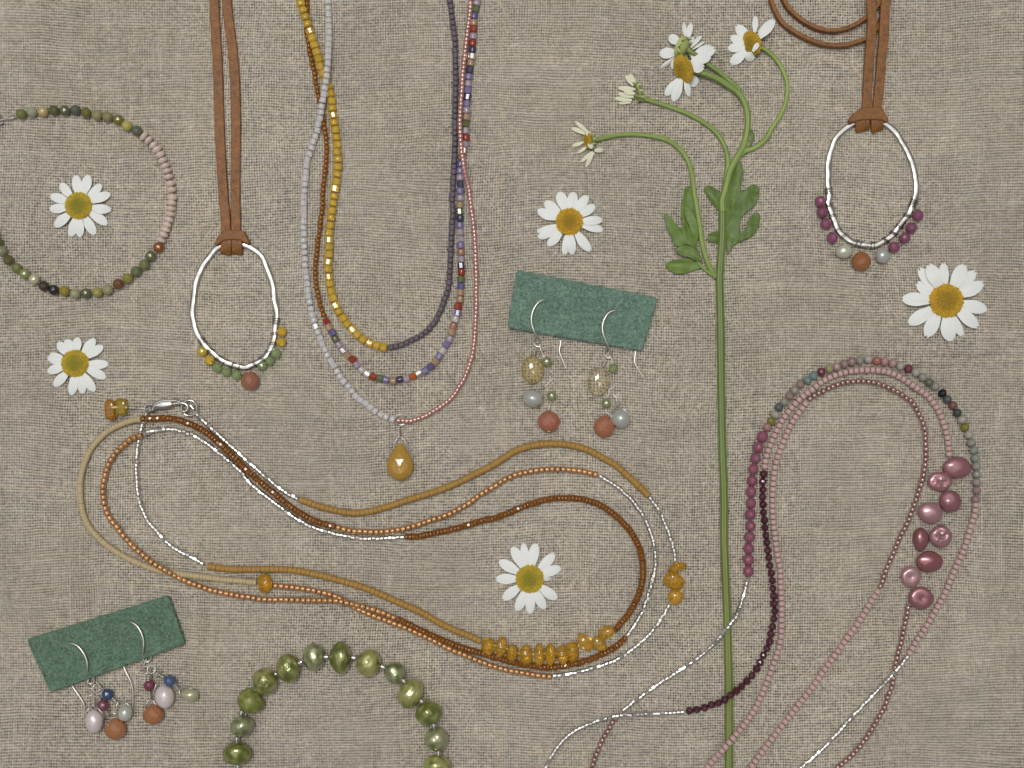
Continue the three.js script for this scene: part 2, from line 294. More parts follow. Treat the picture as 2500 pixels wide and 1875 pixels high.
function wraps(T, hoopPts, list, w, h) {      // turns of thin wire round the hoop: [x, y, turns, lean]
  const c = curve(hoopPts), dense = c.getSpacedPoints(300);
  for (const [x, y, turns, lean] of list) {
    let k = 0, best = 1e9; dense.forEach((q, i) => { const d = (q.x - x) ** 2 + (q.y - y) ** 2; if (d < best) { best = d; k = i; } });
    const q = dense[k], d = dense[Math.min(300, k + 1)].clone().sub(dense[Math.max(0, k - 1)]); d.z = 0; d.normalize();
    const o = P(q.x, q.y, q.z + h), tan = V(d.x, 0, d.y), side = V(0, 1, 0).cross(tan), pts = [], n = Math.round(turns * 10);
    for (let i = 0; i <= n; i++) { const a = i / 10 * Math.PI * 2, adv = (i / 10 - turns / 2) * 4.2 + lean * Math.cos(a) * 3; pts.push(o.clone().addScaledVector(side, (w + 1.8) * Math.cos(a) * S).addScaledVector(tan, adv * S).add(V(0, (h + 1.6) * Math.sin(a) * S, 0))); }
    T.add(mesh('wire_wrap', new THREE.TubeGeometry(new THREE.CatmullRomCurve3(pts), n * 2, 1.4 * S, 5), M.wrapWire));
  }
}
{
  const T = new Thing('pendant_necklace', 'brown leather cord pendant with silver hoop, yellow and green beads', 'necklace', undefined);
  strap(T, 'leather_cord', [...A1([1735, -60], [1738, 60], [1763, 500], [1777, 900], [1793, 1300], [1818, 1659]), ...B1([1825, 130], [1836, 330])], 11.6, 5, 90);
  strap(T, 'leather_cord', [...A1([1838, -60], [1842, 60], [1895, 500], [1911, 900], [1910, 1300], [1909, 1659]), ...B1([1911, 130], [1914, 330])], 11.6, 5, 90);
  T.add(mesh('knot_band', slab(B1([1806, 276], [1885, 272], [1968, 276], [1998, 325], [2018, 378], [1985, 378], [1948, 354], [1880, 347], [1812, 354], [1776, 380], [1738, 390], [1755, 335]), 4, 24), M.leather));
  strap(T, 'cord_loop', B1([1833, 330, 8], [1833, 390, 8], [1832, 435, 4], [1831, 462, -3]), 13.4, 5, 24);
  strap(T, 'cord_loop', B1([1921, 330, 8], [1921, 390, 8], [1923, 435, 4], [1924, 460, -3]), 12.8, 5, 24);
  const hoop = [...B1([1795, 395, 0], [1755, 420], [1690, 490], [1620, 610], [1578, 740], [1562, 860], [1557, 950], [1573, 1040], [1610, 1130], [1670, 1215], [1745, 1290], [1830, 1345], [1920, 1378]), ...B2([0, 1385], [75, 1352], [150, 1300], [200, 1235], [228, 1150], [240, 1050], [247, 950], [238, 850], [220, 740], [195, 640], [150, 525], [95, 450], [30, 408], [-45, 392])];
  T.add(mesh('hoop', sweep(hoop, hoopOutline(1.3, 7.2, 4.5), 260, 5), M.silverSoft));
  wraps(T, hoop, [...B1([1640, 1175]).map((q) => [q[0], q[1], 4, 0.2]), ...B1([1690, 1265], [1765, 1315], [1815, 1360], [1885, 1372], [1945, 1388]).map((q, i) => [q[0], q[1], i < 2 ? 2 : 1, 0.6]), ...B2([70, 1355], [128, 1310], [180, 1255], [210, 1190], [232, 1110]).map((q) => [q[0], q[1], 1.6, -0.6]), ...B2([243, 1010]).map((q) => [q[0], q[1], 4, 0.1])], 6.6, 5);
  const fb = facetBead(24, 12.2, 9), fy = '#ecca4c', fg = '#b2c48c';
  for (const q of [...B1([1637, 1255], [1695, 1325]), ...B2([285, 1178], [292, 1095])]) bead(T, 'yellow_bead', fb, glass(jitterHex(fy, 0.02), 0.08, 0.5), [q[0], q[1], 12], [rr(-1, 1), rr(-1, 1)]);
  for (const q of [...B1([1757, 1385], [1832, 1420], [1915, 1445]), ...B2([130, 1370], [195, 1330], [245, 1270])]) bead(T, 'green_bead', fb, glass(jitterHex(fg, 0.02), 0.08, 0.6), [q[0], q[1], 12], [rr(-1, 1), rr(-1, 1)]);
  const [d] = B1([2025, 1492]);
  bead(T, 'garnet_drop', staggered([[-24, 0.5], [-22, 9], [-15, 18], [-4, 23.5], [8, 22.5], [17, 16], [22, 7], [23, 0.4]], 9, 0.75), glass('#bb8266', 0.07, 0.45), [d[0], d[1], 17], [0.08, 1], 0, 0);
  T.done();
}
{
  const T = new Thing('pendant_necklace', 'brown leather cord pendant with silver hoop, ruby beads and pale pearls', 'necklace');
  strap(T, 'cord_coil', A4([80, -120], [100, -20], [125, 60], [190, 180], [300, 265], [430, 330], [560, 368], [690, 370], [790, 345], [880, 310], [965, 225], [1010, 130]), 5, 11, 60);
  strap(T, 'cord_coil', A4([170, -120], [200, -20], [240, 60], [320, 140], [430, 210], [530, 245], [640, 250], [760, 215], [850, 160], [930, 90], [1010, -10], [1080, -110]), 5, 11, 60);
  strap(T, 'leather_cord', [...A4([925, -80, 24], [918, 0, 24], [924, 150, 22], [918, 300, 16], [905, 450, 8], [893, 600, 3], [880, 860], [872, 930])], 11.4, 5, 70);
  strap(T, 'leather_cord', [...A4([1065, -80, 24], [1040, 0, 24], [1025, 150, 22], [1018, 300, 16], [1005, 450, 8], [992, 600, 3], [968, 860], [965, 930])], 11.4, 5, 70);
  T.add(mesh('knot_band', slab(A4([838, 868], [920, 864], [1008, 868], [1035, 918], [1062, 965], [1052, 988], [1010, 974], [905, 968], [828, 974], [775, 988], [740, 978], [768, 930], [802, 902]), 4, 24), M.leather));
  strap(T, 'cord_loop', A4([850, 940, 8], [848, 990, 8], [848, 1030, 4], [847, 1056, -3]), 17, 5, 24);
  strap(T, 'cord_loop', A4([965, 940, 8], [966, 990, 8], [967, 1030, 4], [968, 1056, -3]), 15.4, 5, 24);
  const hoop = [...A4([815, 985, 0], [770, 1005], [700, 1052], [640, 1115], [600, 1195], [578, 1290], [569, 1400], [571, 1500], [577, 1620]), ...B4([573, 40], [592, 110], [622, 200], [667, 290], [740, 350], [820, 385], [890, 400], [960, 393], [1040, 352], [1110, 288], [1170, 213], [1225, 130], [1265, 40]), ...A4([1281, 1580], [1283, 1490], [1270, 1390], [1240, 1290], [1190, 1185], [1130, 1090], [1080, 1035], [1040, 1005], [1000, 985])];
  T.add(mesh('hoop', sweep(hoop, hoopOutline(4.7, 7.6, 4.5), 260, 5), M.silverSoft));
  wraps(T, hoop, [...A4([567, 1555]).map((q) => [q[0], q[1], 4, 0]), ...B4([580, 72], [592, 165]).map((q) => [q[0], q[1], 2, 0.4]), ...B4([640, 272], [690, 325], [795, 385], [830, 395], [915, 400], [945, 398]).map((q, i) => [q[0], q[1], i === 1 ? 2 : 1, 0.5]), ...B4([1040, 355], [1105, 305], [1150, 245], [1215, 160]).map((q) => [q[0], q[1], 2, -0.7]), ...B4([1258, 55]).map((q) => [q[0], q[1], 5, -0.2])], 7, 5);
  const fb = facetBead(28, 14, 9);
  for (const q of B4([508, 40], [523, 128], [553, 220], [605, 332], [1298, 152], [1243, 252], [1190, 335], [1105, 408])) bead(T, 'ruby_bead', fb, glass(jitterHex('#a0607c', 0.025), 0.22, 0.4), [q[0], q[1], 14], [rr(-1, 1), rr(-1, 1)]);
  const [p1, p2, g1] = B4([700, 443], [1010, 480], [838, 524]);
  solo(T, 'pearl', lump(21, 16, 17.5, 3.3, 0.04, 1.4, 22), mat('#c6c8b4', 0.16, { clearcoat: 1, clearcoatRoughness: 0.08, metalness: 0.3 }), [p1[0], p1[1], 16]);
  solo(T, 'pearl', lump(18, 16.5, 18, 8.3, 0.02, 1.4, 22), mat('#b8bab4', 0.16, { clearcoat: 1, clearcoatRoughness: 0.1, metalness: 0.3 }), [p2[0], p2[1], 16]);
  bead(T, 'garnet_drop', staggered([[-24, 0.5], [-22, 9], [-15, 18], [-4, 24], [8, 23], [17, 16], [22, 7], [23, 0.4]], 9, 0.75), glass('#c08252', 0.05, 0.5), [g1[0], g1[1], 17], [0.1, 1], 0, 0);
  T.done();
}

// ---------------------------------------------------------------- three strands hanging in from the top
{
  const T = new Thing('bead_necklace', 'innermost hanging strand, translucent yellow beads changing to matte dark grey', 'necklace');
  const y = [...A2([415, -60, 10], [430, -20, 12], [455, 60, 12], [490, 150, 12], [518, 250, 12], [550, 350, 11], [590, 470, 9], [612, 560, 4], [650, 660, 0], [690, 770], [702, 900], [718, 1000], [735, 1120], [742, 1250], [746, 1350], [735, 1450], [716, 1570], [706, 1640]), ...B2([695, 130], [682, 230], [675, 330], [672, 450], [668, 560], [672, 660], [690, 760], [715, 850], [755, 940], [810, 1020], [870, 1085], [930, 1140], [1000, 1185], [1065, 1210], [1145, 1225])];
  strand(T, y, { name: 'yellow_bead', pitch: 18, r: 10.5, geo: [cutBead(17.4, 10.8, 8, 2.2), cutBead(17, 10.2, 9, 2.6), roundBead(17, 10.6, 2.4, 12, 0.35)], mat: M.yellow, jit: 0.9 });
  const g = [...B2([1152, 1225], [1220, 1212], [1300, 1185], [1380, 1145], [1450, 1105], [1510, 1040], [1560, 960], [1600, 860], [1640, 740], [1655, 600], [1660, 450], [1668, 300], [1675, 150], [1672, 20]), ...A2([1674, 1600], [1680, 1450], [1688, 1300], [1695, 1150], [1695, 1000], [1697, 850], [1700, 650], [1698, 480], [1692, 330], [1680, 200], [1665, 90], [1645, -60])];
  strand(T, g, { name: 'grey_bead', pitch: 13.6, r: 7.2, geo: [roundBead(13.4, 7.5, 2, 10, 0.4), cylBead(13.2, 7.2, 1.6)], mat: M.greyMatte, jit: 0.9 });
  T.done();
}
{
  const T = new Thing('bead_necklace', 'middle hanging strand, small amber beads changing to mixed purple, red and clear beads', 'necklace');
  const b = [...A2([478, -60], [490, -20], [500, 60], [492, 150], [490, 240], [505, 330], [520, 430], [540, 520], [560, 620], [575, 720], [595, 810], [622, 930], [637, 1030], [650, 1120], [655, 1200], [650, 1300], [640, 1400], [630, 1500], [621, 1600]), ...B2([624, 30], [618, 100], [605, 200], [595, 300], [582, 370], [575, 450], [565, 530], [562, 620], [568, 700], [585, 790], [602, 870], [628, 950], [640, 972])];
  strand(T, b, { name: 'amber_bead', pitch: 11.4, r: 6.4, geo: [roundBead(11, 6.6), roundBead(11, 6.2)], mat: M.brownGlass, jit: 0.7 });
  const c = [...B2([643, 982], [670, 1050], [697, 1095], [722, 1145], [750, 1190], [785, 1245], [825, 1290], [870, 1320], [910, 1375], [960, 1420], [1010, 1450], [1060, 1470], [1115, 1478], [1175, 1490], [1235, 1485], [1295, 1475], [1350, 1460], [1405, 1430], [1460, 1405], [1505, 1370], [1545, 1325], [1580, 1275], [1610, 1225], [1640, 1170], [1665, 1120], [1680, 1060], [1695, 1005], [1715, 945], [1722, 890], [1735, 835], [1737, 780], [1742, 720], [1748, 605], [1742, 545], [1745, 435], [1738, 325], [1735, 205], [1735, 90]), ...A2([1738, 1610], [1737, 1520], [1735, 1400], [1742, 1310], [1765, 1230], [1780, 1150], [1783, 1050], [1790, 945], [1791, 830], [1800, 715], [1810, 590], [1828, 480], [1838, 370], [1845, 250], [1850, 130], [1868, 40], [1885, -60])];
  const k = { r: '#8c331c', t: '#a08368', p: '#5e5582', d: '#3f3852', g: '#5c6440', l: '#a99da6', w: '#c4bcb8', v: '#7a7296', o: '#ad5a18', n: '#977058', s: 0 };
  const seq = [...'rtpglltrlwwrgvtdlosvptvwvltnwvrttpgrdlnvllvdgtlvdlvpntlrlgtlvdvlvdtsdrl'].map((q) => q === 's' ? mat('#eeeae2', 0.08, { metalness: 1 }) : glass(lighter(k[q], 1.22), 0.1, q === 'w' || q === 'l' ? 0.5 : 0.3));
  strand(T, c, { name: 'glass_bead', pitch: 16.6, r: 8.8, geo: [cutBead(16, 9.2, 8, 1.6), cutBead(15.6, 8.6, 7, 1.6), cylBead(15.6, 9, 1.8)], seq, jit: 0.9 });
  T.done();
}
{
  const T = new Thing('bead_necklace', 'outermost hanging strand, clear beads changing to rose pink, with citrine drop', 'necklace');
  const w = [...A2([664, -60], [665, -20], [668, 80], [670, 170], [675, 250, 4], [672, 330, 8], [668, 430, 16], [662, 520, 20], [655, 610, 21], [642, 690, 20], [630, 770, 17], [615, 850, 14], [605, 930, 11], [590, 1000, 6], [570, 1090, 0], [545, 1160], [510, 1260], [490, 1340], [485, 1430], [475, 1530], [470, 1640]), ...B2([468, 60], [472, 150], [468, 250], [470, 350], [475, 450], [480, 550], [490, 630], [500, 720], [510, 820], [525, 890], [540, 960], [560, 1040], [595, 1130], [630, 1220], [670, 1300], [720, 1380], [780, 1480], [850, 1560]), ...C2([870, 72], [960, 140], [1050, 210], [1120, 250], [1208, 285])];
  strand(T, w, { name: 'clear_bead', pitch: 15.2, r: 7.6, geo: [cutBead(14.8, 8.2, 8, 1.6), cutBead(14.6, 7.6, 7, 1.6), roundBead(14.6, 8.2, 2, 12, 0.35)], mat: M.white, jit: 0.9 });
  const p = [...C2([1222, 286], [1330, 290], [1420, 265], [1500, 225], [1570, 180], [1630, 135], [1690, 78]), ...B2([1728, 1540], [1762, 1488], [1800, 1400], [1835, 1280], [1850, 1180], [1858, 1080], [1862, 980], [1868, 880], [1866, 780], [1868, 680], [1865, 580], [1860, 450], [1855, 350], [1845, 230], [1830, 120], [1817, 20]), ...A2([1815, 1590], [1800, 1500, 2], [1775, 1400, 12], [1760, 1300, 16], [1747, 1210, 16], [1738, 1100, 14], [1735, 1000, 12], [1738, 900, 10], [1745, 800, 8], [1752, 700, 8], [1758, 600, 8], [1770, 480, 6], [1785, 350, 5], [1800, 230, 5], [1815, 100, 5], [1828, -60, 5])];
  strand(T, p, { name: 'pink_bead', pitch: 9.9, r: 5.8, geo: cylBead(9.5, 5.9, 1.2, 2), mat: M.pinkLined, jit: 0.5, stringMat: mat('#7c4436', 0.6) });
  const [jr, ct, cb, d] = C2([1252, 280], [1240, 348], [1243, 425], [1250, 628]);
  T.add(mesh('jump_ring', ringGeo(jr[0], jr[1], 13, 1.3, 9, 0.35, 0.3), M.wire));
  T.add(mesh('wire_coil', coilGeo(ct, cb, 4.6, 4.5, 1.2, 9), M.wire));
  T.add(mesh('wire_bail', wireGeo(C2([1285, 318, 12], [1252, 330, 12], [1236, 360, 10], [1241, 420, 10], [1268, 432, 12], [1296, 462, 12], [1300, 500, 10]), 1.4), M.wire));
  T.add(mesh('wire_bail', wireGeo(C2([1241, 420, 10], [1222, 440, 12], [1208, 470, 12], [1206, 505, 10]), 1.4), M.wire));
  bead(T, 'citrine_drop', briolette(90, 33, 9, 0.6), glass('#d6ac4c', 0.08, 0.45), [d[0], d[1], 20], [0, 1], 0, 0);
  T.done();
}

// ---------------------------------------------------------------- amber, copper and silver wrap necklace
const chip = (sd, a, b, c) => { const g = lump(a, b, c, sd, 0.16, 1.1, 12); return g; };
{
  const T = new Thing('wrap_necklace', 'long wrapped necklace of amber, copper, ochre and silver beads with citrine chips and silver clasp', 'necklace');
  const silver = { name: 'silver_bead', pitch: 9.9, r: 5.8, geo: [cylBead(8.7, 6, 0.7), flat(cylBead(8.7, 6, 0.7, 2.2, 9))], mat: M.silverBead, jit: 0.6, stringMat: mat('#2c2924', 0.7) };  // string coloured dark to paint in the shade of the gaps between beads
  const copper = { name: 'copper_bead', pitch: 13.4, r: 7.4, geo: [roundBead(13, 7.6, 2.2, 12, 0.38), cylBead(12.8, 7.4, 2)], mat: M.copper, jit: 0.7, stringMat: mat('#4a2c18', 0.6) };
  const amber = { name: 'amber_bead', pitch: 8.6, r: 8, geo: [cylBead(8.2, 8.2, 1.3, 2.6, 10), flat(cylBead(8.2, 8.3, 1.3, 2.6, 10))], mat: M.amber, jit: 0.8, stringMat: mat('#5a2c08', 0.6) };
  const ochre = { name: 'ochre_bead', pitch: 11, r: 8.2, geo: [cylBead(10.9, 8.5, 0.9, 2.4, 14), cylBead(10.9, 8.2, 0.8, 2.4, 14)], mat: M.ochre, jit: 0.35 };
  const cream = { ...ochre, name: 'cream_bead', pitch: 8.2, r: 7.4, geo: [cylBead(8.1, 7.7, 0.8, 2.4, 14), cylBead(8.1, 7.4, 0.7, 2.4, 14)], mat: M.cream };
  strand(T, [...C1([1585, 232, 4], [1640, 282], [1700, 340], [1800, 430], [1900, 520], [2000, 612]), ...C2([80, 672], [160, 742], [250, 817], [340, 880], [428, 922])], silver);
  strand(T, [...C2([432, 926], [500, 950], [600, 985], [700, 1010], [800, 1030], [900, 1038], [1000, 1025], [1150, 985], [1300, 935], [1450, 890], [1600, 840], [1750, 775], [1900, 700], [2000, 650]), ...C3([100, 592], [200, 530], [300, 497], [400, 480], [500, 475], [600, 480], [700, 500], [800, 535], [900, 590], [1000, 645], [1100, 732], [1200, 825], [1272, 898])], ochre);
  strand(T, C3([1278, 905], [1350, 1010], [1400, 1110], [1440, 1210], [1470, 1310], [1493, 1425]), silver);
  strand(T, D3([1772, 335], [1720, 430], [1650, 530], [1570, 618], [1480, 692], [1370, 768], [1250, 822], [1120, 860], [1000, 890], [920, 903], [828, 912]), silver);
  strand(T, [...D3([822, 922], [700, 910], [600, 890], [500, 875], [400, 850], [300, 820], [200, 780], [100, 738]), ...D2([1991, 698], [1900, 652], [1800, 602], [1700, 556], [1600, 515], [1500, 476], [1400, 438], [1300, 398], [1220, 362], [1160, 325], [1090, 282], [1020, 256], [950, 238], [850, 215], [700, 195], [552, 178])], copper);
  strand(T, C1([2078, 1602], [1960, 1588], [1850, 1580], [1700, 1562], [1550, 1542], [1420, 1525], [1300, 1507], [1200, 1475], [1090, 1430], [980, 1375], [880, 1310], [790, 1230], [722, 1150], [680, 1060], [657, 960], [650, 850], [655, 750], [682, 640], [730, 530], [800, 440], [880, 370], [980, 318], [1080, 286, 4], [1143, 276, 8]), cream);
  strand(T, [...C1([1147, 276, 9], [1250, 270, 5], [1350, 270, 1], [1450, 285], [1550, 320], [1650, 372], [1750, 452], [1850, 545], [1950, 640]), ...C2([10, 690], [100, 772], [200, 852], [300, 937], [400, 1012], [500, 1072], [600, 1115], [726, 1148])], amber);
  strand(T, [...C2([730, 1150], [850, 1180], [950, 1188], [1050, 1190], [1150, 1185], [1300, 1160], [1400, 1130], [1500, 1095], [1600, 1065], [1700, 1020], [1800, 960], [1900, 890], [2000, 828]), ...C3([20, 825], [100, 770], [200, 727], [300, 703], [400, 688], [500, 682], [600, 685], [700, 695], [800, 715], [864, 730])], copper);
  strand(T, [...C3([872, 735], [980, 800], [1060, 860], [1130, 925], [1190, 1002], [1250, 1100], [1290, 1200], [1318, 1310], [1330, 1420], [1325, 1500], [1306, 1600]), ...D3([1640, 100], [1620, 200], [1590, 300], [1550, 400], [1500, 490], [1432, 588])], silver);
  strand(T, [...D3([1425, 600], [1330, 680], [1230, 738], [1100, 790], [950, 825], [800, 845], [650, 830], [500, 802], [350, 760], [200, 715]), ...D2([2100, 690], [2000, 655], [1850, 590], [1700, 520], [1556, 452])], amber);
  strand(T, [...D2([1550, 448], [1400, 388, 2], [1250, 345, 8], [1150, 322, 13], [1050, 303, 11], [900, 300, 4], [750, 298], [600, 295], [450, 290], [300, 267], [150, 240], [30, 212]), ...C1([1600, 1625], [1530, 1600], [1430, 1552, 4], [1340, 1500, 11], [1250, 1447, 13], [1160, 1380, 9], [1080, 1310, 3], [1010, 1232], [950, 1155], [895, 1088], [857, 1010], [838, 920], [835, 830], [850, 740], [880, 640], [930, 560], [990, 498], [1060, 440, 4], [1150, 402, 9])], copper);
  strand(T, [...C1([1155, 396, 9], [1220, 376, 6], [1300, 360, 2], [1400, 360], [1480, 378], [1560, 405], [1650, 455], [1750, 532], [1850, 612], [1950, 704]), ...C2([10, 770], [100, 854], [200, 930], [300, 1004], [400, 1077], [500, 1132], [600, 1174], [700, 1202], [800, 1224], [900, 1240], [1000, 1247], [1100, 1243], [1200, 1237], [1282, 1232])], silver);
  strand(T, [...C2([1288, 1231], [1400, 1225], [1500, 1205], [1650, 1175], [1800, 1135], [1950, 1090]), ...C3([10, 1085], [150, 1030], [300, 970], [450, 927], [600, 914], [750, 930], [880, 972], [980, 1040], [1080, 1130], [1150, 1225], [1200, 1330], [1226, 1450], [1226, 1550]), ...D3([1558, 0], [1555, 120], [1535, 220], [1500, 310], [1450, 400], [1390, 475], [1325, 548])], amber);
  strand(T, [...D3([245, 632], [150, 590], [50, 550]), ...D2([1991, 528], [1900, 483], [1750, 397], [1600, 330], [1450, 265], [1300, 202], [1150, 155], [1000, 115], [850, 80], [700, 55], [550, 48], [350, 50], [200, 47], [20, 24])], ochre);
  strand(T, C1([1650, 1452], [1550, 1395], [1450, 1345], [1370, 1290], [1290, 1212], [1210, 1115], [1150, 1000], [1115, 850], [1105, 700], [1105, 600], [1115, 500], [1132, 430], [1148, 345], [1165, 300], [1190, 218, 4]), silver);
  // citrine chips
  const chips = D3([1262, 560, 0], [1200, 655, 0], [1090, 640, 0], [985, 718, 0], [905, 745, 0], [810, 735, 0], [718, 742, 0], [612, 745, 0], [500, 722, 0], [410, 680, 0], [305, 672, 0]);
  const cs = [[16, 24, -1.2], [17, 22, 0.9], [16, 27, 0.6], [17, 26, 0.05], [14, 26, 0.1], [13, 27, 0], [13, 29, 0], [17, 28, 0], [15, 22, -0.05], [14, 27, -0.15], [17, 22, -0.1]];
  chips.forEach((q, i) => solo(T, 'citrine_chip', chip(i * 2.3 + 1, cs[i][0], 13, cs[i][1]), pick(M.citrine), [q[0], q[1], 14], cs[i][2]));
  T.add(mesh('string', wireGeo(chips.map((q) => [q[0], q[1] - 2, 14]), 3), mat('#d8c070', 0.5)));
  const three = [...C3([1505, 1475]), ...D3([1810, 140], [1825, 272])];
  [[25, 11, 0.3], [26, 22, -0.2], [22, 20, 0.4]].forEach(([a, b, r], i) => solo(T, 'citrine_chip', chip(i * 3.7 + 40, a, 14, b), pick(M.citrine), [three[i][0], three[i][1], 15], r));
  const [one] = D2([488, 160]);
  solo(T, 'citrine_chip', chip(77, 19, 15, 24), glass('#f0c338', 0.06, 0.8), [one[0], one[1], 15], 0);
  const [e1, e2] = C1([897, 200], [985, 180]);
  const block = (w, d, sd) => { const g = new THREE.SphereGeometry(1, 16, 12), p = g.attributes.position; for (let i = 0; i < p.count; i++) { const f = (v, s) => Math.sign(v) * Math.abs(v) ** 0.45 * s, x = p.getX(i), y = p.getY(i), z = p.getZ(i), q = 1 + 0.14 * n3(x * 1.5 + sd, y * 1.5, z * 1.5); p.setXYZ(i, f(x, w) * q, f(y, 14), f(z, d) * q); } g.computeVertexNormals(); return sc(flat(g)); };
  solo(T, 'citrine_chip', block(12.5, 24, 3), glass('#e0a838', 0.06, 0.75), [e1[0], e1[1], 14], 0.05);
  solo(T, 'citrine_chip', block(13.5, 20.5, 9), glass('#dcc238', 0.06, 0.75), [e2[0], e2[1], 14], -0.02);
  T.add(mesh('string', wireGeo(C1([858, 185, 24], [950, 180, 25], [1030, 182, 22]), 3.2), mat('#d8cf80', 0.4)));
  // clasp
  T.add(mesh('wire_coil', coilGeo(C1([1048, 185])[0], C1([1108, 187])[0], 4, 5, 1.4, 9), M.wire));
  T.add(mesh('clasp_link', wireGeo(C1([1105, 187, 9], [1150, 190, 10], [1175, 198, 10], [1215, 195, 12]), 1.6), M.wire));
  T.add(mesh('clasp_link', wireGeo(C1([1172, 200, 12], [1172, 178, 12], [1195, 160, 12], [1235, 160, 12], [1250, 175, 12], [1220, 200, 14], [1190, 230, 12]), 2.6), M.silver));
  const bodyW = (t) => 3.6 + 7 * Math.sin(Math.PI * Math.min(1, t * 1.25)) ** 0.8 * (t < 0.8 ? 1 : 0);
  T.add(mesh('clasp_body', sweep(C1([1225, 218, 6], [1255, 180, 7], [1300, 160, 8], [1360, 158, 8], [1420, 150, 8], [1470, 145, 8], [1512, 160, 8], [1522, 190, 8], [1500, 214, 8], [1478, 212, 8]), (t) => { const w = t < 0.5 ? 4 + 9 * Math.sin(Math.PI * t / 0.56) : 4.5, o = []; for (let k = 0; k < 12; k++) { const a = k / 6 * Math.PI; o.push([w * Math.cos(a), (3 + w * 0.45) * Math.sin(a)]); } return o; }, 70, 5), M.silver));
  T.add(mesh('clasp_lever', sweep(C1([1230, 212, 12], [1262, 150, 14], [1310, 130, 15], [1380, 128, 15], [1450, 124, 15]), () => { const o = []; for (let k = 0; k < 8; k++) { const a = k / 4 * Math.PI; o.push([3.4 * Math.cos(a), 3 * Math.sin(a)]); } return o; }, 40, 3), M.silver));
  bead(T, 'clasp_pin', cylBead(9, 5, 1.4), M.silver, [...C1([1447, 127])[0].slice(0, 2), 19], [0, 0.001], 1);
  const [jr] = C1([1533, 186]);
  T.add(mesh('jump_ring', ringGeo(jr[0], jr[1], 19, 2.9, 8, 0.12, 0), M.silver));
  bead(T, 'silver_tube', cylBead(15, 3.6, 0.8), M.silver, [...C1([1555, 180])[0].slice(0, 2), 10], [0.75, 0.95]);
  T.done();
}

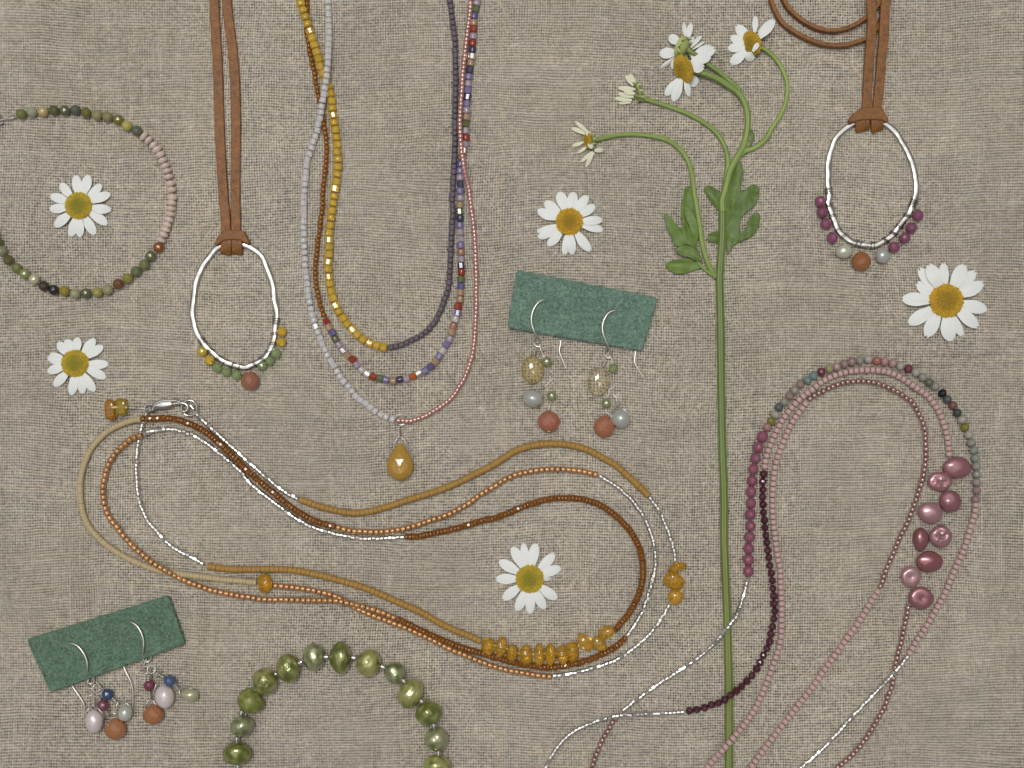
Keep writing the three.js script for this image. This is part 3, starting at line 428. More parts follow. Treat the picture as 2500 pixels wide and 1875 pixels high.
// ---------------------------------------------------------------- pink, ruby and silver wrap necklace
{
  const T = new Thing('wrap_necklace', 'long wrapped necklace of pink seed beads, ruby, tourmaline and mauve pearls', 'necklace');
  const silver = { name: 'silver_bead', pitch: 9.9, r: 5.8, geo: [cylBead(8.7, 6, 0.7), flat(cylBead(8.7, 6, 0.7, 2.2, 9))], mat: M.silverBead, jit: 0.5, stringMat: mat('#2c2924', 0.7) };  // dark string colour stands in for shade between the silver beads
  const pink = { name: 'pink_bead', pitch: 13.4, r: 8, geo: [roundBead(13.2, 8.3, 2.2, 14, 0.36), roundBead(13, 8, 2.2, 14, 0.42)], mat: M.pinkMatte, jit: 0.35, stringMat: mat('#5c3f3a', 0.6) };
  const rose = { name: 'rose_bead', pitch: 12.6, r: 7, geo: [roundBead(11.6, 7.2, 2, 12, 0.55), roundBead(12, 7, 2, 12, 0.5)], mat: M.rose, jit: 0.7, stringMat: mat('#6a463e', 0.6) };
  // strand with ruby and tourmaline
  strand(T, [[1864, 1052], [1861, 1067], [1850, 1094], [1844, 1121], [1839, 1148], [1836, 1175], [1833, 1202], [1833, 1231], [1831, 1262], [1832, 1286], [1830, 1311], [1828, 1341], [1827, 1369], [1827, 1408]], { name: 'ruby_bead', pitch: 27.6, r: 13.5, geo: [facetBead(28, 14, 9), facetBead(27, 13.4, 8)], mat: M.ruby, jit: 0.7 });
  const tq = N4([150, 375], [170, 345], [190, 312], [208, 275], [235, 248], [260, 218], [287, 190], [315, 160], [350, 140], [382, 118], [420, 98], [460, 82], [497, 72], [535, 58], [573, 48], [612, 40], [655, 35], [697, 42], [737, 45], [777, 55], [815, 68], [855, 82], [893, 100], [928, 125], [960, 150], [990, 170], [1025, 205], [1050, 235], [1078, 265], [1100, 302], [1123, 337], [1138, 375], [1157, 412], [1170, 452], [1183, 490], [1190, 530], [1195, 570], [1198, 610], [1197, 650], [1197, 690], [1193, 735]);
  const tc = { p: '#a87c78', o: '#82802e', w: '#aea89c', k: '#5c6260', g: '#98938a', m: '#98807c', b: '#7c8c8c', r: '#77384c', l: '#a0986f', s: '#a86c5c', i: '#b3908c', d: '#6c6c58', x: '#14161a', y: '#565a54', u: '#7c5450', t: '#3c4a48', q: '#8c968a' };
  const facets = [facetBead(20, 11.2, 10), facetBead(19, 11.6, 9), facetBead(21, 11, 9)];
  [...'powkgmgmbbrlimmgwsiiwrwgdgxyutwowgqqgggmm'].forEach((c, i) => { const q = tq[i], a = tq[Math.max(0, i - 1)], b = tq[Math.min(40, i + 1)]; bead(T, 'tourmaline_bead', pick(facets), mat(tc[c], 0.34, { transmission: 0.12, thickness: 0.001 }), [q[0], q[1], 11], [b[0] - a[0], b[1] - a[1]]); });
  T.add(mesh('string', sweep(tq, () => [[1, 0], [0, 1], [-1, 0], [0, -1]], 100, 11), M.string));
  strand(T, [...C4([1768, 950], [1757, 1050], [1735, 1120], [1712, 1200], [1685, 1290], [1650, 1380], [1612, 1460], [1573, 1550]), ...D4([1855, 230], [1800, 335], [1740, 440], [1680, 540], [1610, 642], [1552, 745])], pink);
  strand(T, D4([1548, 752, 4], [1470, 850, 10], [1400, 930, 10], [1320, 1012, 3], [1220, 1115], [1110, 1232], [1000, 1352], [880, 1482], [760, 1592], [690, 1648], [620, 1720]), silver);
  strand(T, [...D4([252, 118], [245, 140], [235, 200], [215, 270], [190, 350, 6], [155, 430, 15], [100, 505, 20], [40, 580, 15]), ...D3([2110, 678, 6], [2000, 770], [1880, 852], [1760, 930], [1640, 1010], [1530, 1090], [1430, 1165], [1370, 1220])], silver);
  strand(T, D3([1350, 1240], [1310, 1295], [1262, 1380], [1220, 1455], [1185, 1545], [1150, 1640], [1125, 1730]), rose);
  // strand with garnet and mauve pearls
  strand(T, [...C4([55, 682], [65, 600], [95, 500], [140, 400], [190, 300], [245, 220], [310, 142], [380, 80], [440, 40]), ...B4([520, 1500], [620, 1450], [720, 1422], [850, 1405], [1000, 1410], [1100, 1437], [1200, 1490], [1290, 1555]), ...C4([1350, 65], [1420, 140], [1470, 220], [1502, 300], [1527, 380], [1542, 460], [1552, 580])], pink);
  strand(T, [...C4([52, 690], [42, 775], [42, 850], [38, 910], [45, 980], [45, 1045], [55, 1105], [58, 1170], [68, 1235], [80, 1320], [92, 1410], [103, 1490], [115, 1565], [120, 1620]), ...D4([456, 215], [462, 255], [462, 325], [468, 385], [460, 450], [450, 515], [438, 575], [428, 640], [400, 700], [372, 755], [342, 818], [310, 875], [270, 928], [225, 972], [180, 1020, 7], [130, 1055, 15], [80, 1095, 18], [25, 1130, 11]), ...D3([2115, 1145, 4], [2058, 1170], [1992, 1185], [1905, 1203])], { name: 'garnet_bead', pitch: 18.6, r: 9.4, geo: [facetBead(18.6, 9.8, 8), facetBead(18, 9.2, 7)], mat: M.garnet, jit: 0.8, stringMat: mat('#4a2a30', 0.6) });
  strand(T, D3([1897, 1206], [1750, 1215], [1600, 1220, 2], [1450, 1230, 9], [1330, 1240, 11], [1200, 1275, 5], [1080, 1320], [980, 1377], [900, 1450], [840, 1530], [795, 1610], [770, 1659], [740, 1740]), silver);
  const pearl = (r1, r2, ro) => mat(ro, 0.28, { metalness: 0.4, clearcoat: 0.8, clearcoatRoughness: 0.15 });
  const keshi = [...C4([1615, 668], [1475, 782], [1560, 942], [1400, 1035], [1320, 1250], [1482, 1225], [1390, 1430], [1240, 1552]), ...D4([1655, 282])];
  const ks = [[33, 27, 0.1, '#9a686c', 0.06, 13], [31, 24, -0.1, '#a07276', 0.05, 13], [27, 27, 0, '#956268', 0.05, 15], [31, 26, -0.35, '#aa8084', 0.04, 15], [19, 29, 0, '#8e585c', 0.05, 15], [28, 28, 0, '#a0767a', 0.07, 14], [33, 26, 0, '#905a5e', 0.05, 15], [25, 26, 0, '#b0888c', 0.05, 13], [31, 28, -0.2, '#986468', 0.05, 14]];
  keshi.forEach((q, i) => {
    const [a, b, turn, c, amp, th] = ks[i], g = lump(a, th, b, i * 5.1 + 2, amp, 1.3, 28);
    if (i === 1 || i === 5 || i === 7 || i === 8) { const p = g.attributes.position; for (let k = 0; k < p.count; k++) { const x = p.getX(k) / S / a, y = p.getY(k) / S / th, z = p.getZ(k) / S / b, r = Math.hypot(x, z); if (y > 0 && r < 0.85) p.setY(k, p.getY(k) - S * th * (0.42 * Math.max(0, 1 - r / 0.75) + (i === 5 || i === 1 ? 0.22 * n3(x * 4 + i, z * 4, 1) * (0.85 - r) / 0.4 : 0))); } g.computeVertexNormals(); }
    solo(T, 'mauve_pearl', g, pearl(a, b, c), [q[0], q[1], i === 4 ? 12 : 14], turn);
  });
  T.add(mesh('string', wireGeo([...C4([1552, 580, 8], [1600, 660, 9], [1500, 760, 9], [1540, 900, 9], [1430, 1010, 9], [1400, 1150, 9], [1400, 1280, 9], [1370, 1400, 9], [1270, 1530, 9]), ...D4([1620, 250, 9], [1555, 335, 8])], 1), M.string));
  strand(T, D4([1553, 340], [1545, 400], [1530, 470], [1515, 540], [1500, 620], [1480, 690], [1466, 740], [1450, 810], [1437, 890], [1422, 990], [1387, 1080], [1357, 1170], [1310, 1250], [1260, 1340], [1200, 1430], [1140, 1510], [1060, 1590], [985, 1648], [900, 1720]), rose);
  // inner strand, rose and pink
  strand(T, [...C4([408, 122], [465, 82], [540, 45]), ...B4([650, 1522], [740, 1502], [850, 1496], [950, 1507], [1040, 1540], [1130, 1582], [1200, 1630]), ...C4([1235, 122], [1282, 190], [1322, 270], [1350, 350], [1358, 430], [1362, 520], [1358, 620], [1345, 720], [1322, 810], [1292, 890], [1265, 980], [1235, 1060], [1200, 1140], [1152, 1240], [1110, 1335], [1070, 1430], [1030, 1525]), ...D4([1346, 138], [1318, 205])], rose);
  strand(T, D4([1314, 212], [1250, 312], [1200, 400], [1130, 510], [1060, 602], [990, 702], [920, 800], [860, 882], [800, 970], [740, 1050], [660, 1150], [590, 1240], [520, 1330], [440, 1432], [360, 1540], [290, 1635], [220, 1730]), pink);
  strand(T, [...C4([400, 135], [330, 228], [275, 310], [237, 390], [202, 480], [165, 575], [140, 670], [125, 800], [120, 950], [125, 1100], [140, 1220], [155, 1340], [172, 1450]), ...D4([510, 20], [516, 120], [522, 240], [525, 360], [525, 480], [522, 580], [508, 670], [482, 750], [450, 842], [410, 950], [362, 1070], [312, 1175], [250, 1270, 6], [180, 1360, 14], [100, 1455, 18], [30, 1535, 13], [-40, 1610, 4], [-110, 1700])], pink);
  T.done();
}

// ---------------------------------------------------------------- green pearl bracelet, bottom edge
{
  const T = new Thing('pearl_bracelet', 'bracelet of large green freshwater pearls with silver spacers, cut by the bottom edge', 'bracelet');
  const c1 = new THREE.Color('#727a34'), c2 = new THREE.Color('#b0b06c'), c3 = new THREE.Color('#4a5424'), c4 = new THREE.Color('#9da294');
  const list = [[258, 1540, 34, 29, 0.15, 0], [300, 1320, 29, 25, 0.45, 1], [375, 1115, 33, 30, -0.4, 2], [485, 960, 30, 33, 0.2, 3], [675, 850, 28, 36, 0.2, 3], [880, 758, 26, 34, 0, 4], [1098, 770, 26, 40, 0, 0], [1325, 808, 30, 33, -0.3, 5], [1540, 890, 25, 28, 0.2, 1], [1668, 1055, 29, 37, -0.55, 5], [1810, 1215, 33, 30, 0.4, 0], [1875, 1425, 29.5, 28.5, 0, 4], [1882, 1640, 35, 27, -0.1, 5]];
  list.forEach(([x, y, a, b, turn, kind], i) => {
    const [q] = D2([x, y]);
    const tint = (n, f) => { const c = c1.clone(); const bb = [0.15, 0.3, 0.0, 0.45, 0.55, 0.8][kind]; c.lerp(c2, Math.min(1, Math.max(0, bb + n * 0.9 + f * 0.25))); if (kind === 4 || kind === 1) c.lerp(c4, 0.35 + 0.3 * n); c.lerp(c3, Math.max(0, -n - 0.1 + f * 0.3) * 0.9); return c; };
    const g = lump(a, Math.min(a, b) * 0.92, b, i * 4.3 + 1, 0.055, 1.2, 40, tint);
    const p = g.attributes.position;
    for (let k = 0; k < p.count; k++) {
      const X = p.getX(k) / S / a, Z = p.getZ(k) / S / b;
      if (kind === 2) { const d = Math.hypot(X - 0.62, Z + 0.62); if (d < 0.5) { const s = 1 - 0.32 * (1 - d / 0.5); p.setX(k, p.getX(k) * s); p.setZ(k, p.getZ(k) * s); } }
      if (i === 6 || i === 1) { const s = 1 - 0.18 * Math.max(0, Z - 0.1) ** 1.5; p.setX(k, p.getX(k) * s); }
      if (kind === 3 || i === 9) { const rg = 0.5 * Math.sin(X * 14 + (i === 9 ? 0 : 9 * Z)) * Math.max(0, p.getY(k) / S / 30); p.setY(k, p.getY(k) + rg * S * (i === 4 ? 0.3 : 0.8)); }
      if (kind !== 2) p.setY(k, p.getY(k) + S * 1.1 * n3(X * 4 + i, Z * 4, i) * (kind === 3 ? 1.8 : 0.5));
    }
    g.computeVertexNormals();
    const m = kind === 2 ? mat('#ffffff', 0.42, { vertexColors: true, metalness: 0.1, clearcoat: 0.15 }) : mat('#ffffff', 0.22, { vertexColors: true, metalness: 0.45, clearcoat: 1, clearcoatRoughness: 0.1 });
    solo(T, 'green_pearl', g, m, [q[0], q[1], 26], turn);
  });
  const sp = [[268, 1652], [260, 1425], [297, 1212], [412, 1030], [570, 900], [773, 805], [983, 758], [1207, 765], [1443, 840], [1615, 957], [1758, 1120], [1855, 1312], [1893, 1540]];
  const pc = D2(...list.map(([x, y]) => [x, y]));
  D2(...sp).forEach((q, i) => { const a = pc[Math.max(0, i - 1)], b = pc[Math.min(12, i)], d = i ? [b[0] - a[0], b[1] - a[1]] : [0, -1]; bead(T, 'silver_spacer', cylBead(11.5, 6.6, 1.2), M.silver, [q[0], q[1], 24], d); });
  T.add(mesh('string', wireGeo([...D2([268, 1700, 24]), ...pc.map((q) => [q[0], q[1], 24])], 1.2), M.string));
  T.done();
}

// ---------------------------------------------------------------- felt cards and earrings
function feltCard(label, corners, base, light, dark) {
  const T = new Thing('felt_card', label, 'felt card', 'green felt earring cards');
  const th = 20, cx = corners.reduce((s, c) => s + c[0], 0) / 4, cy = corners.reduce((s, c) => s + c[1], 0) / 4;
  const sh = new THREE.Shape(), cs = corners.map(([x, y]) => P(x, y, th)), ins = 5;
  cs.forEach((c, i) => { const p = cs[(i + 3) % 4].clone().sub(c).setLength(9 * S), n = cs[(i + 1) % 4].clone().sub(c).setLength(9 * S), a = c.clone().add(p), b = c.clone().add(n); i ? sh.lineTo(a.x, -a.z) : sh.moveTo(a.x, -a.z); sh.quadraticCurveTo(c.x, -c.z, b.x, -b.z); });
  const g = new THREE.ExtrudeGeometry(sh, { depth: (th - 8) * S, bevelEnabled: true, bevelThickness: 4 * S, bevelSize: 3 * S, bevelOffset: -3 * S, bevelSegments: 3, curveSegments: 5 });
  g.rotateX(-Math.PI / 2); g.translate(0, 4.5 * S, 0);
  const blotch = dataTexture(256, 256, (x, y) => { const v = 0.98 + 0.12 * n3(x / 34, y / 34, 1) + 0.2 * n3(x / 11, y / 11, 2) + 0.3 * n3(x / 4, y / 4, 3), c = new THREE.Color(base); return [c.r ** (1 / 2.2) * 255 * v, c.g ** (1 / 2.2) * 255 * v, c.b ** (1 / 2.2) * 255 * v].map((q) => Math.max(0, Math.min(255, q))); }, true);
  blotch.wrapS = blotch.wrapT = THREE.MirroredRepeatWrapping; blotch.repeat.set(1 / 0.024, 1 / 0.024);
  T.add(mesh('felt_pad', g, new THREE.MeshPhysicalMaterial({ map: blotch, bumpMap: blotch, bumpScale: 0.0003, roughness: 1, sheen: 0.3, sheenColor: new THREE.Color(light), sheenRoughness: 0.6 })));
  // loose wool fibres lying on and over the pad
  const fib = [];
  const inside = (u, v) => { const a = [corners[0][0] * (1 - u) + corners[1][0] * u, corners[0][1] * (1 - u) + corners[1][1] * u], b = [corners[3][0] * (1 - u) + corners[2][0] * u, corners[3][1] * (1 - u) + corners[2][1] * u]; return [a[0] * (1 - v) + b[0] * v, a[1] * (1 - v) + b[1] * v]; };
  const pos = [[], [], []];
  for (let i = 0; i < 5200; i++) {
    const edge = i % 14 === 0, u = edge && i % 28 === 0 ? (rnd() > 0.5 ? rr(0.97, 1.005) : rr(-0.005, 0.03))  : rr(0.03, 0.97), v = edge && i % 28 !== 0 ? (rnd() > 0.5 ? rr(0.95, 1.01) : rr(-0.01, 0.05)) : rr(0.06, 0.94);
    let [x, y] = inside(u, v), a = rr(0, 6.28), h = th + rr(-1.5, 0.5) + (edge ? -rr(0, 8) : 0);
    const bend = rr(-1.2, 1.2), len = edge ? rr(1.5, 3) : rr(3, 6), w = rr(0.25, 0.5), P_ = pos[i % 7 < 3 ? 0 : i % 7 < 5 ? 1 : 2];
    let prev = null;
    for (let k = 0; k < 4; k++) {
      const c = Math.cos(a), s = Math.sin(a), hh = h + 0.8 * Math.sin(k / 3 * Math.PI), l = P(x - s * w, y + c * w, hh), r = P(x + s * w, y - c * w, hh + 0.3), q = [l.x, l.y, l.z, r.x, r.y, r.z];
      if (prev) P_.push(...prev.slice(0, 3), ...prev.slice(3), ...q.slice(0, 3), ...prev.slice(3), ...q.slice(3), ...q.slice(0, 3));
      prev = q; x += c * len; y += s * len; a += bend * rr(0.3, 1.1);
    }
  }
  pos.forEach((p, i) => { const f = new THREE.BufferGeometry(); f.setAttribute('position', new THREE.Float32BufferAttribute(p, 3)); f.computeVertexNormals(); const m = mesh('felt_fibres', f, mat([light, base, dark][i], 0.95, { side: THREE.DoubleSide })); m.userData.kind = 'stuff'; T.add(m); });
  T.done();
}
feltCard('rectangle of blue-green felt in the middle, holding the two citrine earrings', B3([205, 592], [1348, 818], [1222, 1250], [128, 1062]), '#688474', '#8fa898', '#567262');
feltCard('rectangle of dark green felt in the lower left corner, holding the two pink pearl earrings', D1([212, 620], [1362, 265], [1500, 655], [405, 1050]), '#5f7a66', '#82997f', '#4d6653');
const greyPearl = mat('#bcbdb6', 0.18, { clearcoat: 1, clearcoatRoughness: 0.08, metalness: 0.35 }), pinkPearl = mat('#d9ccca', 0.2, { clearcoat: 1, clearcoatRoughness: 0.1, metalness: 0.15 }), palePearl = mat('#c4c6bc', 0.18, { clearcoat: 1, clearcoatRoughness: 0.08, metalness: 0.3 });
const oval = (a, b) => { const g = new THREE.SphereGeometry(1, 22, 14), p = g.attributes.position; for (let i = 0; i < p.count; i++) { const x = p.getX(i), y = p.getY(i), z = p.getZ(i); p.setXYZ(i, x * a, Math.sign(y) * Math.abs(y) ** 0.7 * 13, z * b); } g.computeVertexNormals(); return sc(g); };
const gBead = facetBead(24, 12, 9), sBead = facetBead(28, 14, 9), hess = (l, r) => briolette(l, r, 9, 0.62);
{
  const T = new Thing('earring', 'citrine earring with one grey pearl hanging left, on the left of the middle felt card', 'earring', 'citrine earrings on the blue-green felt card');
  T.add(mesh('ear_hook', wireGeo(E([535, 312, 14], [505, 314, 22], [450, 335, 26], [402, 395, 28], [377, 475, 28], [381, 550, 27], [406, 620, 25], [444, 680, 16], [460, 728, 8], [448, 758, 7], [425, 755, 6], [392, 715, 7], [404, 680, 10], [424, 655, 14]), 2.7, 80), M.wire));
  T.add(mesh('ear_hook', wireGeo(E([652, 700, 3], [648, 740, 4], [639, 800, 5], [660, 860, 5], [704, 962, 4]), 2.4), M.wire));
  const [c, g1, p, g2, h] = E([385, 975], [520, 900], [390, 1245], [567, 1222], [540, 1462]);
  T.add(mesh('wire_coil', coilGeo(E([404, 785])[0], E([400, 845])[0], 3.8, 4, 1.2, 12), M.wire));
  T.add(mesh('wire_coil', coilGeo(E([462, 790])[0], E([478, 815])[0], 4, 3, 1.1, 8), M.wire));
  T.add(mesh('wire_link', wireGeo(E([455, 745, 7], [465, 790, 8], [478, 820, 10], [500, 865, 12]), 1.2), M.wire));
  solo(T, 'citrine_oval', oval(27.5, 34), glass('#fbefc2', 0.03, 0.9), [c[0], c[1], 14], 0.02);
  bead(T, 'peridot_bead', gBead, pick(M.peridot), [g1[0], g1[1], 12], [0.3, 1]);
  T.add(mesh('chain', wireGeo(E([535, 940, 8], [555, 985, 6], [575, 1010, 8], [552, 1045, 6], [560, 1080, 8], [592, 1085, 6], [575, 1110, 5], [562, 1135, 8], [585, 1150, 6], [568, 1185, 9]), 1.1, 70), M.wire));
  T.add(mesh('wire_link', wireGeo(E([560, 1060, 6], [530, 1105, 7], [490, 1145, 9], [420, 1165, 20], [395, 1190, 27]), 1.2), M.wire));
  solo(T, 'grey_pearl', lump(25.5, 19, 20.5, 12.1, 0.03, 1.4, 24), greyPearl, [p[0], p[1], 19], -0.15);
  bead(T, 'peridot_bead', gBead, pick(M.peridot), [g2[0], g2[1], 12], [0.1, 1]);
  T.add(mesh('wire_link', wireGeo(E([556, 1275, 9], [550, 1310, 8], [535, 1345, 9], [512, 1372, 12]), 1.1), M.wire));
  bead(T, 'garnet_drop', hess(54, 27.5), glass('#c58266', 0.05, 0.45), [h[0], h[1], 17], [-0.03, 1], 0, 0);
  T.done();
}
{
  const T = new Thing('earring', 'citrine earring with grey pearl overlapping its garnet, on the right of the middle felt card', 'earring', 'citrine earrings on the blue-green felt card');
  T.add(mesh('ear_hook', wireGeo(E([1205, 412, 14], [1175, 413, 22], [1110, 435, 26], [1062, 500, 28], [1044, 580, 28], [1060, 660, 27], [1095, 740, 22], [1120, 805, 12], [1122, 848, 8], [1098, 866, 7], [1058, 822, 8], [1070, 790, 10], [1092, 765, 14]), 2.7, 80), M.wire));
  T.add(mesh('ear_hook', wireGeo(E([1356, 800, 3], [1352, 840, 4], [1348, 900, 5], [1375, 960, 5], [1428, 1038, 4]), 2.4), M.wire));
  const [c, g1, g2, h, p] = E([1010, 1085], [1150, 962], [1080, 1292], [1062, 1512], [1215, 1436]);
  T.add(mesh('wire_coil', coilGeo(E([1066, 895])[0], E([1054, 942])[0], 3.8, 3.5, 1.2, 12), M.wire));
  T.add(mesh('wire_link', wireGeo(E([1110, 845, 8], [1130, 870, 9], [1142, 920, 12]), 1.2), M.wire));
  solo(T, 'citrine_oval', oval(27.5, 36), glass('#fcf4dc', 0.03, 0.9), [c[0], c[1], 14], -0.2);
  bead(T, 'peridot_bead', gBead, pick(M.peridot), [g1[0], g1[1], 12], [0.3, 1]);
  T.add(mesh('chain', wireGeo(E([1148, 1010, 9], [1150, 1080, 8], [1156, 1140, 6], [1115, 1155, 6], [1105, 1190, 7], [1140, 1205, 6], [1165, 1225, 7], [1190, 1200, 6], [1185, 1240, 6], [1165, 1215, 6], [1180, 1270, 8]), 1.1, 70), M.wire));
  T.add(mesh('wire_coil', coilGeo(E([1178, 1265])[0], E([1185, 1310])[0], 3, 4, 1, 10), M.wire));
  bead(T, 'peridot_bead', gBead, pick(M.peridot), [g2[0], g2[1], 12], [0.1, 1]);
  T.add(mesh('wire_link', wireGeo(E([1110, 1190, 7], [1095, 1225, 8], [1085, 1250, 10]), 1.1), M.wire));
  T.add(mesh('wire_link', wireGeo(E([1078, 1340, 10], [1080, 1370, 10], [1110, 1400, 12]), 1.1), M.wire));
  bead(T, 'garnet_drop', hess(56, 26.5), glass('#c58462', 0.05, 0.45), [h[0], h[1], 16], [-0.12, 1], 0, 0);
  solo(T, 'grey_pearl', lump(23.5, 20, 22, 5.2, 0.03, 1.3, 24), greyPearl, [p[0], p[1], 22], -0.6);
  T.add(mesh('wire_link', wireGeo(E([1185, 1315, 12], [1140, 1360, 20], [1124, 1410, 26], [1135, 1470, 22], [1160, 1500, 18]), 1.3), M.wire));
  T.add(mesh('wire_link', wireGeo(E([1185, 1315, 12], [1230, 1340, 22], [1275, 1375, 24], [1288, 1400, 18]), 1.3), M.wire));
  T.done();
}
{
  const T = new Thing('earring', 'earring with blue bead beside its felt card edge and white pearl at far left', 'earring', 'pink pearl earrings on the dark green felt card');
  T.add(mesh('ear_hook', wireGeo(F([92, 205, 14], [112, 203, 22], [160, 215, 26], [205, 260, 28], [236, 325, 28], [241, 380, 26], [233, 430, 16], [240, 470, 10], [262, 490, 8], [284, 478, 8], [284, 450, 10], [265, 425, 14], [248, 408, 18]), 2.7, 80), M.wire));
  T.add(mesh('ear_hook', wireGeo(F([250, 455, 12], [240, 485, 12], [243, 505, 10]), 2.7), M.wire));
  T.add(mesh('ear_hook', wireGeo(F([130, 495, 3], [148, 525, 5], [180, 570, 6], [215, 630, 6], [228, 695, 4]), 2.4), M.wire));
  const [r1, r2, p, b, ru, p2, h] = F([265, 545], [303, 520], [287, 752], [383, 563], [350, 640], [505, 697], [437, 810]);
  T.add(mesh('wire_ring', ringGeo(r1[0], r1[1], 9.5, 1.2, 9, 0.3, 0.4), M.wire)); T.add(mesh('wire_ring', ringGeo(r2[0], r2[1], 9, 1.2, 10, -0.3, 0.2), M.wire));
  T.add(mesh('wire_coil', coilGeo(F([284, 590])[0], F([282, 645])[0], 4.6, 4, 1.3, 13), M.wire));
  T.add(mesh('wire_coil', coilGeo(F([308, 485])[0], F([350, 535])[0], 3.6, 4, 1.2, 12), M.wire));
  T.add(mesh('wire_coil', coilGeo(F([318, 580])[0], F([332, 610])[0], 3.6, 3, 1.2, 12), M.wire));
  T.add(mesh('wire_coil', coilGeo(F([418, 590])[0], F([446, 625])[0], 4, 3, 1.3, 12), M.wire));
  T.add(mesh('wire_coil', coilGeo(F([370, 680])[0], F([385, 710])[0], 4, 3, 1.2, 14), M.wire));
  solo(T, 'white_pearl', lump(21.5, 19, 28, 2.4, 0.03, 1.3, 24), pinkPearl, [p[0], p[1], 19], 0.05);
  T.add(mesh('wire_link', wireGeo(F([224, 735, 18], [224, 705, 26], [250, 665, 26], [282, 645, 18], [315, 662, 26], [345, 700, 27], [352, 740, 18]), 1.4), M.wire));
  bead(T, 'blue_bead', sBead, glass('#46557c', 0.2, 0.2), [b[0], b[1], 14], [1, 1]);
  bead(T, 'ruby_bead', sBead, glass('#8f5064', 0.24, 0.25), [ru[0], ru[1], 13], [0.5, 1]);
  solo(T, 'pale_pearl', lump(17.5, 16, 20, 6.6, 0.04, 1.4, 20), palePearl, [p2[0], p2[1], 16], -0.3);
  T.add(mesh('wire_link', wireGeo(F([448, 720, 16], [440, 680, 18], [446, 640, 18], [460, 615, 16], [510, 625, 26], [548, 655, 24], [555, 700, 12]), 1.4), M.wire));
  T.add(mesh('wire_link', wireGeo(F([372, 745, 14], [380, 715, 20], [410, 695, 24], [440, 702, 24], [448, 735, 20]), 1.4), M.wire));
  bead(T, 'garnet_drop', hess(54, 27), glass('#c68c60', 0.05, 0.45), [h[0], h[1], 17], [0.1, 1], 0, 0);
  T.done();
}
{
  const T = new Thing('earring', 'earring whose white pearl overlaps a blue bead, pale pearl sticking out to the right', 'earring', 'pink pearl earrings on the dark green felt card');
  T.add(mesh('ear_hook', wireGeo(F([520, 52, 14], [546, 53, 22], [590, 82, 26], [620, 130, 28], [636, 190, 28], [633, 250, 26], [628, 300, 18], [640, 328, 10], [664, 335, 9], [684, 318, 9], [690, 290, 12], [674, 268, 16], [652, 252, 22]), 2.7, 80), M.wire));
  T.add(mesh('ear_hook', wireGeo(F([660, 315, 12], [642, 345, 12], [638, 375, 11], [645, 395, 9]), 2.7), M.wire));
  T.add(mesh('ear_hook', wireGeo(F([496, 365, 3], [512, 405, 5], [538, 455, 6], [560, 530, 6], [562, 600, 5], [560, 662, 4]), 2.4), M.wire));
  const [r1, r2, p, b, ru, p2, h] = F([658, 390], [690, 388], [783, 580], [820, 467], [677, 500], [962, 568], [703, 707]);
  T.add(mesh('wire_ring', ringGeo(r1[0], r1[1], 9.5, 1.2, 9, 0.3, 0.4), M.wire)); T.add(mesh('wire_ring', ringGeo(r2[0], r2[1], 9.5, 1.2, 11, -0.3, 0.2), M.wire));
  T.add(mesh('wire_coil', coilGeo(F([672, 425])[0], F([670, 468])[0], 6, 4, 1.3, 13), M.wire));
  T.add(mesh('wire_coil', coilGeo(F([708, 408])[0], F([728, 445])[0], 4.4, 3, 1.3, 14), M.wire));
  T.add(mesh('wire_coil', coilGeo(F([728, 415])[0], F([778, 445])[0], 4.8, 5, 1.3, 14), M.wire));
  T.add(mesh('wire_coil', coilGeo(F([850, 490])[0], F([882, 528])[0], 4.8, 4, 1.3, 14), M.wire));
  T.add(mesh('wire_coil', coilGeo(F([676, 545])[0], F([680, 595])[0], 4.4, 4, 1.3, 13), M.wire));
  solo(T, 'white_pearl', lump(23.5, 20, 29, 9.4, 0.03, 1.3, 24), pinkPearl, [p[0], p[1], 20], 0.12);
  T.add(mesh('wire_link', wireGeo(F([735, 455, 16], [722, 500, 24], [702, 550, 24], [705, 580, 18], [720, 600, 14]), 1.4), M.wire));
  bead(T, 'blue_bead', sBead, glass('#50648e', 0.2, 0.2), [b[0], b[1], 24], [1, 0.6]);
  bead(T, 'ruby_bead', sBead, glass('#85465a', 0.24, 0.25), [ru[0], ru[1], 14], [0, 1]);
  solo(T, 'pale_pearl', lump(22, 15, 16.5, 16.6, 0.04, 1.4, 20), mat('#b8b894', 0.18, { clearcoat: 1, clearcoatRoughness: 0.08, metalness: 0.35 }), [p2[0], p2[1], 15], -0.1);
  T.add(mesh('wire_link', wireGeo(F([905, 585, 14], [892, 555, 16], [885, 530, 15], [920, 518, 22], [965, 520, 28], [985, 535, 26]), 1.4), M.wire));
  T.add(mesh('wire_link', wireGeo(F([650, 658, 12], [652, 632, 18], [680, 600, 16], [705, 612, 20], [724, 645, 20], [730, 665, 14]), 1.4), M.wire));
  bead(T, 'garnet_drop', hess(50, 26), glass('#c5885c', 0.05, 0.45), [h[0], h[1], 17], [0, 1], 0, 0);
  T.done();
}

